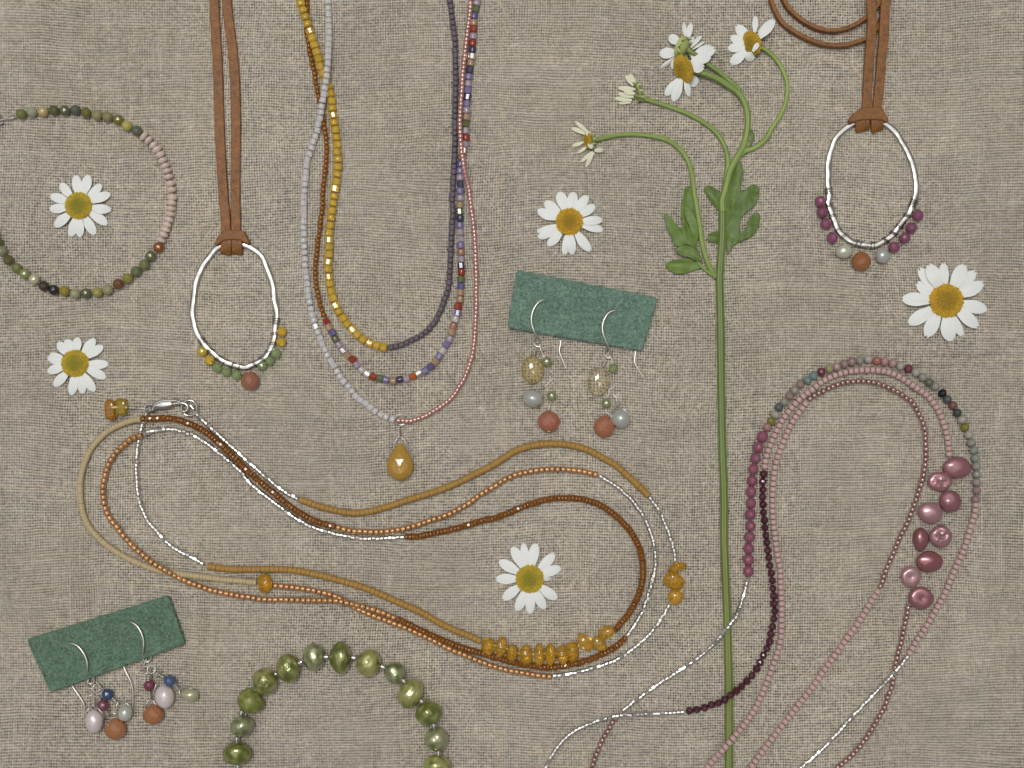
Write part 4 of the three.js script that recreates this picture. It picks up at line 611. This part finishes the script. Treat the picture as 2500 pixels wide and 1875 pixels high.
// ---------------------------------------------------------------- daisies
function petalGeo(base, tip, w, sd, o = {}) {   // base, tip: [x, y, h]; curved sheet with grooves and a nicked end
  const NU = 9, NV = 7, pos = [], idx = [], dx = tip[0] - base[0], dy = tip[1] - base[1], L = Math.hypot(dx, dy), cx = dx / L, cy = dy / L;
  const nick = rr(0.01, 0.06), off = rr(-0.08, 0.08), bow = o.bow ?? 4, curl = o.curl ?? 2.2, sk = rr(-0.06, 0.06) + (o.skew || 0);
  for (let i = 0; i <= NU; i++) for (let j = 0; j <= NV; j++) {
    const t = i / NU, s = j / NV * 2 - 1, hw = w / 2 * Math.min(1, 0.42 + 1.15 * t) * Math.sqrt(Math.max(0, 1 - Math.pow(t, 5.5))) + (i === NU ? w * 0.16 : 0);
    const a = L * t * (1 - nick * Math.cos(s * Math.PI * 1.5 + off) * t * t) - (i === NU ? Math.abs(s) * w * 0.03 : 0), b = s * hw + sk * L * Math.sin(t * 3.1) * 0.5;
    const h = base[2] + (tip[2] - base[2]) * t + bow * Math.sin(t * Math.PI) - curl * s * s * (0.4 + 0.6 * t) + 0.55 * Math.cos(s * Math.PI * 2) * Math.sin(t * 3) + (o.roll || 0) * s * w / 2 + 0.8 * n3(t * 2 + sd, s * 1.5, sd);
    const q = P(base[0] + cx * a - cy * b, base[1] + cy * a + cx * b, Math.max(0.8, h)); pos.push(q.x, q.y, q.z);
  }
  for (let i = 0; i < NU; i++) for (let j = 0; j < NV; j++) { const a = i * (NV + 1) + j, b = a + 1, c = a + NV + 1, d = c + 1; idx.push(a, b, c, b, d, c); }
  const g = new THREE.BufferGeometry(); g.setAttribute('position', new THREE.Float32BufferAttribute(pos, 3)); g.setIndex(idx); g.computeVertexNormals(); return g;
}
M.petal.side = M.petalCream.side = THREE.DoubleSide;
function discGeo(c, r, axis, dome, n, gold, core) {       // a dome of tiny florets round an axis (world vector)
  const gs = [], up = axis.clone().normalize(), q = new THREE.Quaternion().setFromUnitVectors(V(0, 1, 0), up), o = P(...c), colG = new THREE.Color(gold), colC = new THREE.Color(core);
  const paint = (g, col) => { const a = new Float32Array(g.attributes.position.count * 3); for (let i = 0; i < a.length; i += 3) { a[i] = col.r; a[i + 1] = col.g; a[i + 2] = col.b; } g.setAttribute('color', new THREE.BufferAttribute(a, 3)); return g; };
  const base = new THREE.SphereGeometry(r * 0.97, 18, 9, 0, Math.PI * 2, 0, Math.PI / 2).toNonIndexed(); base.scale(1, dome, 1); base.deleteAttribute('uv'); gs.push(paint(base, colG.clone().multiplyScalar(0.6)));
  for (let k = 0; k < n; k++) {
    const f = (k + 0.5) / n, a = k * 2.399963, rad = r * Math.sqrt(f), y = r * dome * Math.sqrt(Math.max(0, 1 - f * 0.96)), s = r * (0.05 + 0.035 * f) * rr(0.85, 1.15);
    const g = new THREE.IcosahedronGeometry(s, 0); g.deleteAttribute('uv'); g.rotateX(rr(0, 3)); g.translate(rad * Math.cos(a), y - s * 0.1, rad * Math.sin(a));
    const dim = f < 0.04 ? 0.0 : Math.min(1, f * 2.2); gs.push(paint(g, colC.clone().lerp(colG, dim).multiplyScalar(rr(0.85, 1.2))));
  }
  const g = mergeGeometries(gs); g.applyQuaternion(q); g.scale(S, S, S); g.translate(o.x, o.y, o.z); return g;
}
const discMat = mat('#ffffff', 0.75, { vertexColors: true });
function daisy(label, [cx, cy], r, tips, w, gold, core) {
  const T = new Thing('daisy', label, 'daisy', 'loose daisy heads on the cloth');
  tips.forEach(([x, y, ww, lift], i) => {
    const dx = x - cx, dy = y - cy, L = Math.hypot(dx, dy), b = [cx + dx / L * r * 0.72, cy + dy / L * r * 0.72, 10];
    T.add(mesh('petal', petalGeo(b, [x, y, 4 + (lift ?? (i % 2) * 1.5)], (ww || w), i * 1.3 + cx, { bow: 4 + (lift || 0) }), M.petal));
  });
  T.add(mesh('flower_disc', discGeo([cx, cy, 8], r, V(rr(-0.04, 0.04), 1, rr(-0.04, 0.04)), 0.42, 260, gold, core), discMat));
  T.done();
}
const X5 = at(100, 410, 5.01);
daisy('loose daisy head lying inside the green bead bracelet', X5([467, 465])[0], 33, X5([425, 92], [585, 88], [740, 200], [850, 315], [858, 510], [812, 690], [660, 815], [478, 848], [362, 838], [172, 718], [105, 505], [112, 340], [240, 185]).map((q, i) => [q[0], q[1], [25, 26, 22, 24, 24, 24, 25, 22, 25, 25, 24, 24, 23][i], i === 3 || i === 4 ? 3 : undefined]), 25, '#c4ac38', '#7d8a2c');
daisy('loose daisy head with squared petals, below the green bead bracelet at far left', B1([612, 1352])[0], 33, B1([468, 1182], [538, 1155], [630, 1140], [768, 1152], [836, 1212], [878, 1356], [858, 1470], [768, 1578], [675, 1597], [578, 1608], [438, 1535], [385, 1420], [388, 1305], [408, 1272]).map((q, i) => [q[0], q[1], i === 13 ? 14 : 24]), 24, '#c4aa36', '#8c8f2c');
daisy('loose daisy head lying above the middle felt card, left of the flower sprig', B3([630, 205])[0], 33, B3([432, 40], [548, -40], [665, -38], [778, -8], [838, 72], [898, 190], [902, 272], [800, 440], [655, 470], [590, 470], [455, 398], [378, 335], [370, 285], [372, 110]).map((q, i) => [q[0], q[1], [27, 28, 27, 25, 24, 23, 22, 25, 24, 22, 23, 24, 18, 26][i], i === 5 || i === 8 ? 3 : undefined]), 25, '#cfa630', '#94781c');
daisy('largest loose daisy head, with overlapping petals, below the ruby bead pendant', B4([1522, 845])[0], 41, B4([1308, 588], [1385, 552], [1505, 540], [1672, 552], [1760, 608], [1826, 700], [1856, 915], [1782, 1055], [1658, 1128], [1560, 1172], [1366, 1135], [1222, 1030], [1170, 830], [1290, 700]).map((q, i) => [q[0], q[1], [32, 37, 26, 36, 32, 33, 33, 32, 24, 38, 35, 34, 34, 32][i], [0, 6, 0, 5, 0, 4, 2, 3, 0, 4, 2, 2, 2, 0][i]]), 34, '#cda532', '#9c801c');
daisy('loose daisy head lying inside the curve of the amber bead necklace', C3([310, 1570])[0], 34, [...C3([62, 1425], [168, 1312], [258, 1285], [360, 1283], [508, 1368], [560, 1480]), ...D3([812, 122], [862, 288], [765, 370], [645, 410], [535, 385], [425, 295], [368, 128])].map((q, i) => [q[0], q[1], [27, 27, 22, 27, 25, 26, 12, 26, 25, 24, 26, 26, 26][i], i === 2 || i === 6 ? -1 : undefined]), 25, '#c4ab36', '#868a28');

// ---------------------------------------------------------------- the daisy sprig
{
  const T = new Thing('daisy_sprig', 'long green sprig with five small daisy heads and two lobed leaves', 'flower sprig');
  const ridged = (r0, r1, n = 7) => (t) => { const r = r0 + (r1 - r0) * t, o = []; for (let k = 0; k < n * 4; k++) { const a = k / (n * 4) * Math.PI * 2, q = r * (1 + 0.1 * Math.cos(a * n)); o.push([q * Math.cos(a), q * Math.sin(a)]); } return o; };
  const stems = (name, pts, r0, r1, hex, segs = 90) => {
    const g = sweep(pts, ridged(r0, r1), segs, Math.max(r0, r1) * 0.98), c = new THREE.Color(hex), col = [];
    for (let i = 0; i <= segs; i++) for (let k = 0; k <= 28; k++) { const rib = 0.5 + 0.5 * Math.cos(k / 28 * Math.PI * 14), q = c.clone().lerp(new THREE.Color('#b4bf7c'), rib * 0.3).multiplyScalar((0.84 + 0.22 * rib) * (1 + 0.3 * n3(i / segs * 9, k * 0.2, r0) + 0.15 * n3(i * 0.9, k, 3))); col.push(q.r, q.g, q.b); }
    g.setAttribute('color', new THREE.Float32BufferAttribute(col, 3));
    return T.add(mesh(name, g, stemMat));
  };
  const stemMat = mat('#ffffff', 0.5, { vertexColors: true });
  const st = (c) => mat(c, 0.48, { clearcoat: 0.1 });
  stems('stem', [...D4([100, 1740], [100, 1659], [99, 1000], [86, 500], [67, 0]), ...C3([1885, 1250], [1886, 950], [1872, 500], [1863, 20]), ...B3([1858, 1200], [1852, 800], [1850, 640], [1862, 450], [1870, 300], [1872, 120])].map((q) => [...q.slice(0, 2), 0]), 9.6, 8.6, '#647a34', 160);
  stems('stem', [...B3([1872, 140], [1872, 20]), ...A3([1716, 1580], [1738, 1500, 2], [1768, 1380, 4], [1812, 1300, 4], [1862, 1210, 3], [1896, 1110, 2], [1910, 980, 2], [1895, 860, 3], [1840, 760, 5], [1750, 690, 8], [1650, 630, 12], [1560, 595, 14], [1490, 580, 15], [1440, 570, 15])], 8, 6, '#7f9846', 110);
  stems('flower_stalk', A3([1865, 800, 1], [1830, 715, 3], [1740, 635, 6], [1650, 560, 10], [1575, 512, 15], [1500, 450, 26], [1420, 405, 36]), 5.2, 4.6, '#7d9646', 60);
  stems('flower_stalk', [...A3([1840, 1262, 4], [1885, 1225, 3], [1960, 1200, 2], [2060, 1125, 1]), ...A4([112, 1045], [190, 925], [232, 800], [238, 680], [200, 560, 2], [130, 458, 5], [55, 395, 10], [-30, 362, 16])], 5.4, 4.6, '#8fa552', 90);
  stems('flower_stalk', [...B3([1818, 655, 2], [1785, 605, 4], [1750, 530, 6], [1712, 400, 7], [1682, 200, 7], [1655, 30, 6]), ...A3([1478, 1580, 5], [1455, 1400, 2], [1420, 1290], [1360, 1210], [1270, 1142], [1150, 1105], [1000, 1088], [850, 1095, 2], [680, 1132, 6], [640, 1140, 10])], 6, 4.8, '#859c4a', 110);
  stems('flower_stalk', A3([1725, 1480, 1], [1742, 1380, 2], [1748, 1300, 2], [1722, 1180], [1660, 1080], [1550, 990], [1420, 920], [1280, 865], [1130, 818, 3], [1010, 770, 10]), 5.6, 4.8, '#82994a', 80);
  // pale split along the cut stem
  T.add(mesh('stem_groove', sweep([...C3([1882, 948]), ...D4([66, 60], [82, 420], [94, 1000], [96, 1400], [97, 1740])].map((q) => [q[0] - 1, q[1], 14.2]), (t) => { const o = []; for (let k = 0; k < 8; k++) { const a = k / 4 * Math.PI; o.push([Math.min(3, 0.6 + t * 12) * Math.cos(a), 5 * Math.sin(a)]); } return o; }, 80), mat('#8f8a52', 0.7)));
  // leaves
  const green = new THREE.Color('#637f26'), deep = new THREE.Color('#48611c'), pale = new THREE.Color('#7b9436');
  function leaf(name, pts, vein, h0, tone, amp = 5) {
    const pp = curve([...pts, pts[0]]).getPoints(pts.length * 6), sh = new THREE.Shape(pp.map((q) => new THREE.Vector2(q.x, -q.y)));
    let g = new THREE.ExtrudeGeometry(sh, { depth: 1.4, bevelEnabled: true, bevelThickness: 0.7, bevelSize: 0.9, bevelOffset: -0.9, bevelSegments: 1, curveSegments: 4 });
    g = new TessellateModifier(7, 5).modify(g.index ? g.toNonIndexed() : g);
    const p = g.attributes.position, col = [];
    for (let i = 0; i < p.count; i++) {
      const x = p.getX(i), y = -p.getY(i), z = p.getZ(i);
      let dv = 1e9; for (let k = 0; k + 1 < vein.length; k++) { const [ax, ay] = vein[k], [bx, by] = vein[k + 1], ex = bx - ax, ey = by - ay, f = Math.max(0, Math.min(1, ((x - ax) * ex + (y - ay) * ey) / (ex * ex + ey * ey))); dv = Math.min(dv, Math.hypot(x - ax - f * ex, y - ay - f * ey)); }
      const side = 0.9 * Math.cos(dv * 0.42 + n3(x / 30, y / 30, 4) * 2), h = h0 + z + amp * (0.5 + n3(x / 34, y / 34, h0)) + Math.min(3, dv * 0.12) + side * 0.5 - (dv < 2.4 ? 1.1 : 0);
      const q = P(x, y, Math.max(0.6, h)); p.setXYZ(i, q.x, q.y, q.z);
      const c = tone.clone().lerp(deep, Math.max(0, 0.3 + n3(x / 24, y / 24, 9) * 0.8)).lerp(pale, dv < 2 ? 0.5 : Math.max(0, n3(x / 9, y / 9, 2)) * 0.5); col.push(c.r, c.g, c.b);
    }
    g.setAttribute('color', new THREE.Float32BufferAttribute(col, 3)); g.deleteAttribute('uv'); g.deleteAttribute('normal');
    // weld for smooth shading
    g.computeVertexNormals(); const key = new Map(), nn = g.attributes.normal;
    for (let i = 0; i < p.count; i++) { const k = [p.getX(i), p.getY(i), p.getZ(i)].map((v) => Math.round(v * 4e6)).join(); const e = key.get(k) || key.set(k, V(0, 0, 0)).get(k); e.x += nn.getX(i); e.y += nn.getY(i); e.z += nn.getZ(i); }
    for (let i = 0; i < p.count; i++) { const e = key.get([p.getX(i), p.getY(i), p.getZ(i)].map((v) => Math.round(v * 4e6)).join()).clone().normalize(); nn.setXYZ(i, e.x, e.y, e.z); }
    T.add(mesh(name, g, M.leaf));
  }
  leaf('leaf', G([556, 775], [605, 700], [660, 662], [740, 628], [795, 560], [808, 455], [782, 440], [722, 490], [702, 560], [664, 598], [664, 490], [705, 440], [762, 395], [800, 312], [796, 240], [752, 225], [690, 268], [660, 278], [676, 180], [676, 85], [650, 42], [612, 80], [572, 180], [546, 300], [536, 400], [544, 600]), G([560, 760], [600, 560], [605, 300], [640, 60]), 2, deep.clone().lerp(green, 0.35));
  leaf('leaf_lobe', G([505, 445], [440, 370], [395, 300], [375, 245], [405, 230], [452, 246], [512, 296], [520, 400]), G([510, 420], [440, 310], [390, 240]), 2, deep.clone().lerp(green, 0.3), 4);
  leaf('leaf_lobe', G([512, 688], [450, 672], [406, 655], [414, 612], [450, 591], [512, 602]), G([512, 645], [420, 635]), 2, deep.clone().lerp(green, 0.3), 3);
  leaf('leaf', G([330, 735], [322, 660], [332, 600], [324, 500], [304, 400], [288, 245], [238, 238], [212, 330], [196, 430], [206, 562], [168, 540], [112, 472], [68, 452], [84, 540], [122, 622], [162, 702], [250, 690], [300, 716]), G([325, 725], [290, 600], [250, 480], [255, 260]), 2, green, 5);
  leaf('leaf_lobe', G([300, 720], [332, 640], [322, 520], [290, 440], [250, 380], [225, 400], [235, 480], [270, 570], [300, 660]), G([310, 690], [270, 520], [235, 400]), 7, green.clone().lerp(deep, 0.2), 4);
  leaf('leaf_lobe', G([365, 815], [332, 742], [262, 697], [192, 700], [154, 725], [190, 770], [262, 788], [335, 822]), G([350, 800], [260, 745], [170, 725]), 7, green.clone().lerp(deep, 0.35), 4);
  leaf('leaf_lobe', G([340, 840], [262, 800], [190, 800], [100, 825], [78, 850], [140, 905], [212, 916], [300, 890], [352, 872]), G([340, 858], [220, 858], [95, 850]), 2, green, 4);
  T.add(mesh('leaf_stalk', sweep(G([318, 810, 4], [350, 850, 5], [400, 895, 5], [462, 940, 5]), ridged(2.6, 4, 4), 20, 3), st('#8ba25a')));
  leaf('small_leaf', A3([1928, 1040], [1950, 1062], [1962, 1110], [1948, 1160], [1916, 1200], [1912, 1192], [1930, 1150], [1936, 1100], [1926, 1060]), A3([1930, 1050], [1950, 1110], [1920, 1190]), 2, deep, 3);
  // flower heads
  function head(list, disc, o = {}) {
    const g = T.group('flower_head');
    list.forEach(([bx, by, bh, tx, ty, th, w, roll, sk], i) => { const [b, t] = A3([bx, by, bh], [tx, ty, th]); T.add(mesh('petal', petalGeo(b, t, w / 3.3185, i * 1.9 + bx, { roll: roll || 0, skew: sk || 0, bow: o.bow ?? 3, curl: o.curl ?? 2 }), o.petal || M.petal), g); });
    if (disc) { const [x, y, h, r, ax, ay, az, dome, n] = disc, [c] = A3([x, y, h]); T.add(mesh('flower_disc', discGeo(c, r / 3.3185, V(ax, ay, az), dome, n, '#c9a634', '#ac9024'), discMat), g); }
    if (o.calyx) { // a cup of narrow green bracts
      const [x, y, h, r, ax, ay, az, len] = o.calyx, [c] = A3([x, y, h]), up = V(ax, ay, az).normalize(), q = new THREE.Quaternion().setFromUnitVectors(V(0, 1, 0), up), w = P(...c), R = r / 3.3185;
      const cup = new THREE.LatheGeometry([[0.05, -0.62], [0.35, -0.58], [0.7, -0.42], [0.92, -0.15], [0.98, 0.05]].map(([a, b]) => new THREE.Vector2(a * R, b * R * len)), 20); cup.applyQuaternion(q); cup.scale(S, S, S); cup.translate(w.x, w.y, w.z);
      T.add(mesh('calyx', cup, mat('#b4bc74', 0.6, { side: THREE.DoubleSide })), g);
      for (let k = 0; k < 18; k++) { // each bract a slim pointed scale lying on the cup
        const b = new THREE.SphereGeometry(1, 6, 6); b.scale(R * 0.1, R * 0.36 * len, R * 0.05); b.rotateX(-0.62); b.translate(0, -R * 0.27 * len, R * 0.84); b.rotateY(k / 18 * Math.PI * 2); b.applyQuaternion(q); b.scale(S, S, S); b.translate(w.x, w.y, w.z);
        T.add(mesh('bract', b, mat(k % 2 ? '#cdd29a' : '#73843c', 0.6)), g);
      }
    }
  }
  head([[1425, 600, 10, 1488, 700, 3, 100], [1400, 628, 20, 1432, 782, 6, 52], [1372, 640, 20, 1305, 822, 6, 78], [1350, 640, 16, 1245, 775, 4, 72], [1455, 475, 34, 1640, 392, 22, 112, 0.2], [1452, 505, 38, 1608, 458, 30, 92, 0.1], [1438, 530, 40, 1555, 548, 34, 100, 0]], [1398, 556, 26, 116, -0.82, 0.42, 0.42, 0.42, 240], { bow: 4 });
  head([[1405, 315, 22, 1392, 185, 8, 36, 0.5], [1428, 315, 22, 1452, 188, 8, 50], [1360, 355, 20, 1272, 290, 8, 82, 0.1], [1340, 425, 18, 1196, 440, 6, 92, 0], [1335, 455, 14, 1202, 556, 4, 34, 0.6], [1325, 470, 12, 1298, 560, 3, 48], [1448, 385, 20, 1535, 290, 8, 36, 0.5], [1462, 400, 16, 1556, 340, 5, 26, 0.6], [1440, 350, 12, 1470, 300, 3, 40]], null, { calyx: [1368, 378, 30, 92, -0.6, -0.35, -0.33, 0.95] });
  head([[1965, 270, 18, 1972, 130, 4, 50], [1988, 258, 24, 2068, 168, 10, 14, 0.7], [1925, 318, 14, 1818, 208, 3, 90], [1900, 345, 12, 1770, 302, 3, 80], [1888, 385, 12, 1750, 392, 3, 78], [1898, 415, 14, 1772, 515, 3, 88], [1925, 420, 20, 1925, 500, 5, 80], [1950, 418, 42, 1998, 345, 42, 40, 0], [1985, 315, 30, 2122, 160, 16, 84, 0.2]], [1948, 348, 20, 98, -0.7, 0.5, 0.36, 0.36, 220], { bow: 3, calyx: [1968, 362, 17, 70, -0.7, 0.4, 0.36, 0.6] });
  head([[618, 1075, 14, 512, 985, 6, 32], [605, 1090, 12, 482, 1038, 4, 38], [640, 1075, 24, 600, 1095, 24, 50], [580, 1150, 8, 488, 1182, 3, 32], [610, 1185, 10, 532, 1240, 4, 28], [645, 1205, 24, 628, 1155, 26, 44], [655, 1228, 12, 562, 1312, 4, 32], [662, 1235, 14, 602, 1350, 4, 36], [668, 1218, 18, 740, 1215, 8, 42]], [618, 1135, 14, 66, -0.85, 0.35, 0.1, 0.4, 130], { petal: M.petalCream, bow: 2, curl: 1.4, calyx: [632, 1138, 15, 66, -0.85, 0.3, 0.1, 0.75] });
  head([[998, 685, 12, 955, 598, 6, 40], [985, 695, 18, 922, 610, 8, 44], [1000, 722, 20, 860, 712, 8, 44], [995, 758, 22, 905, 735, 18, 42], [985, 785, 18, 860, 758, 8, 38], [972, 812, 12, 836, 798, 4, 42], [965, 830, 8, 865, 838, 3, 26], [1010, 690, 16, 970, 640, 14, 26]], null, { petal: M.petalCream, bow: 2, curl: 1.6, calyx: [1000, 748, 16, 86, -0.85, 0.2, 0.3, 0.8] });
  T.done();
}

renderer.render(scene, camera);
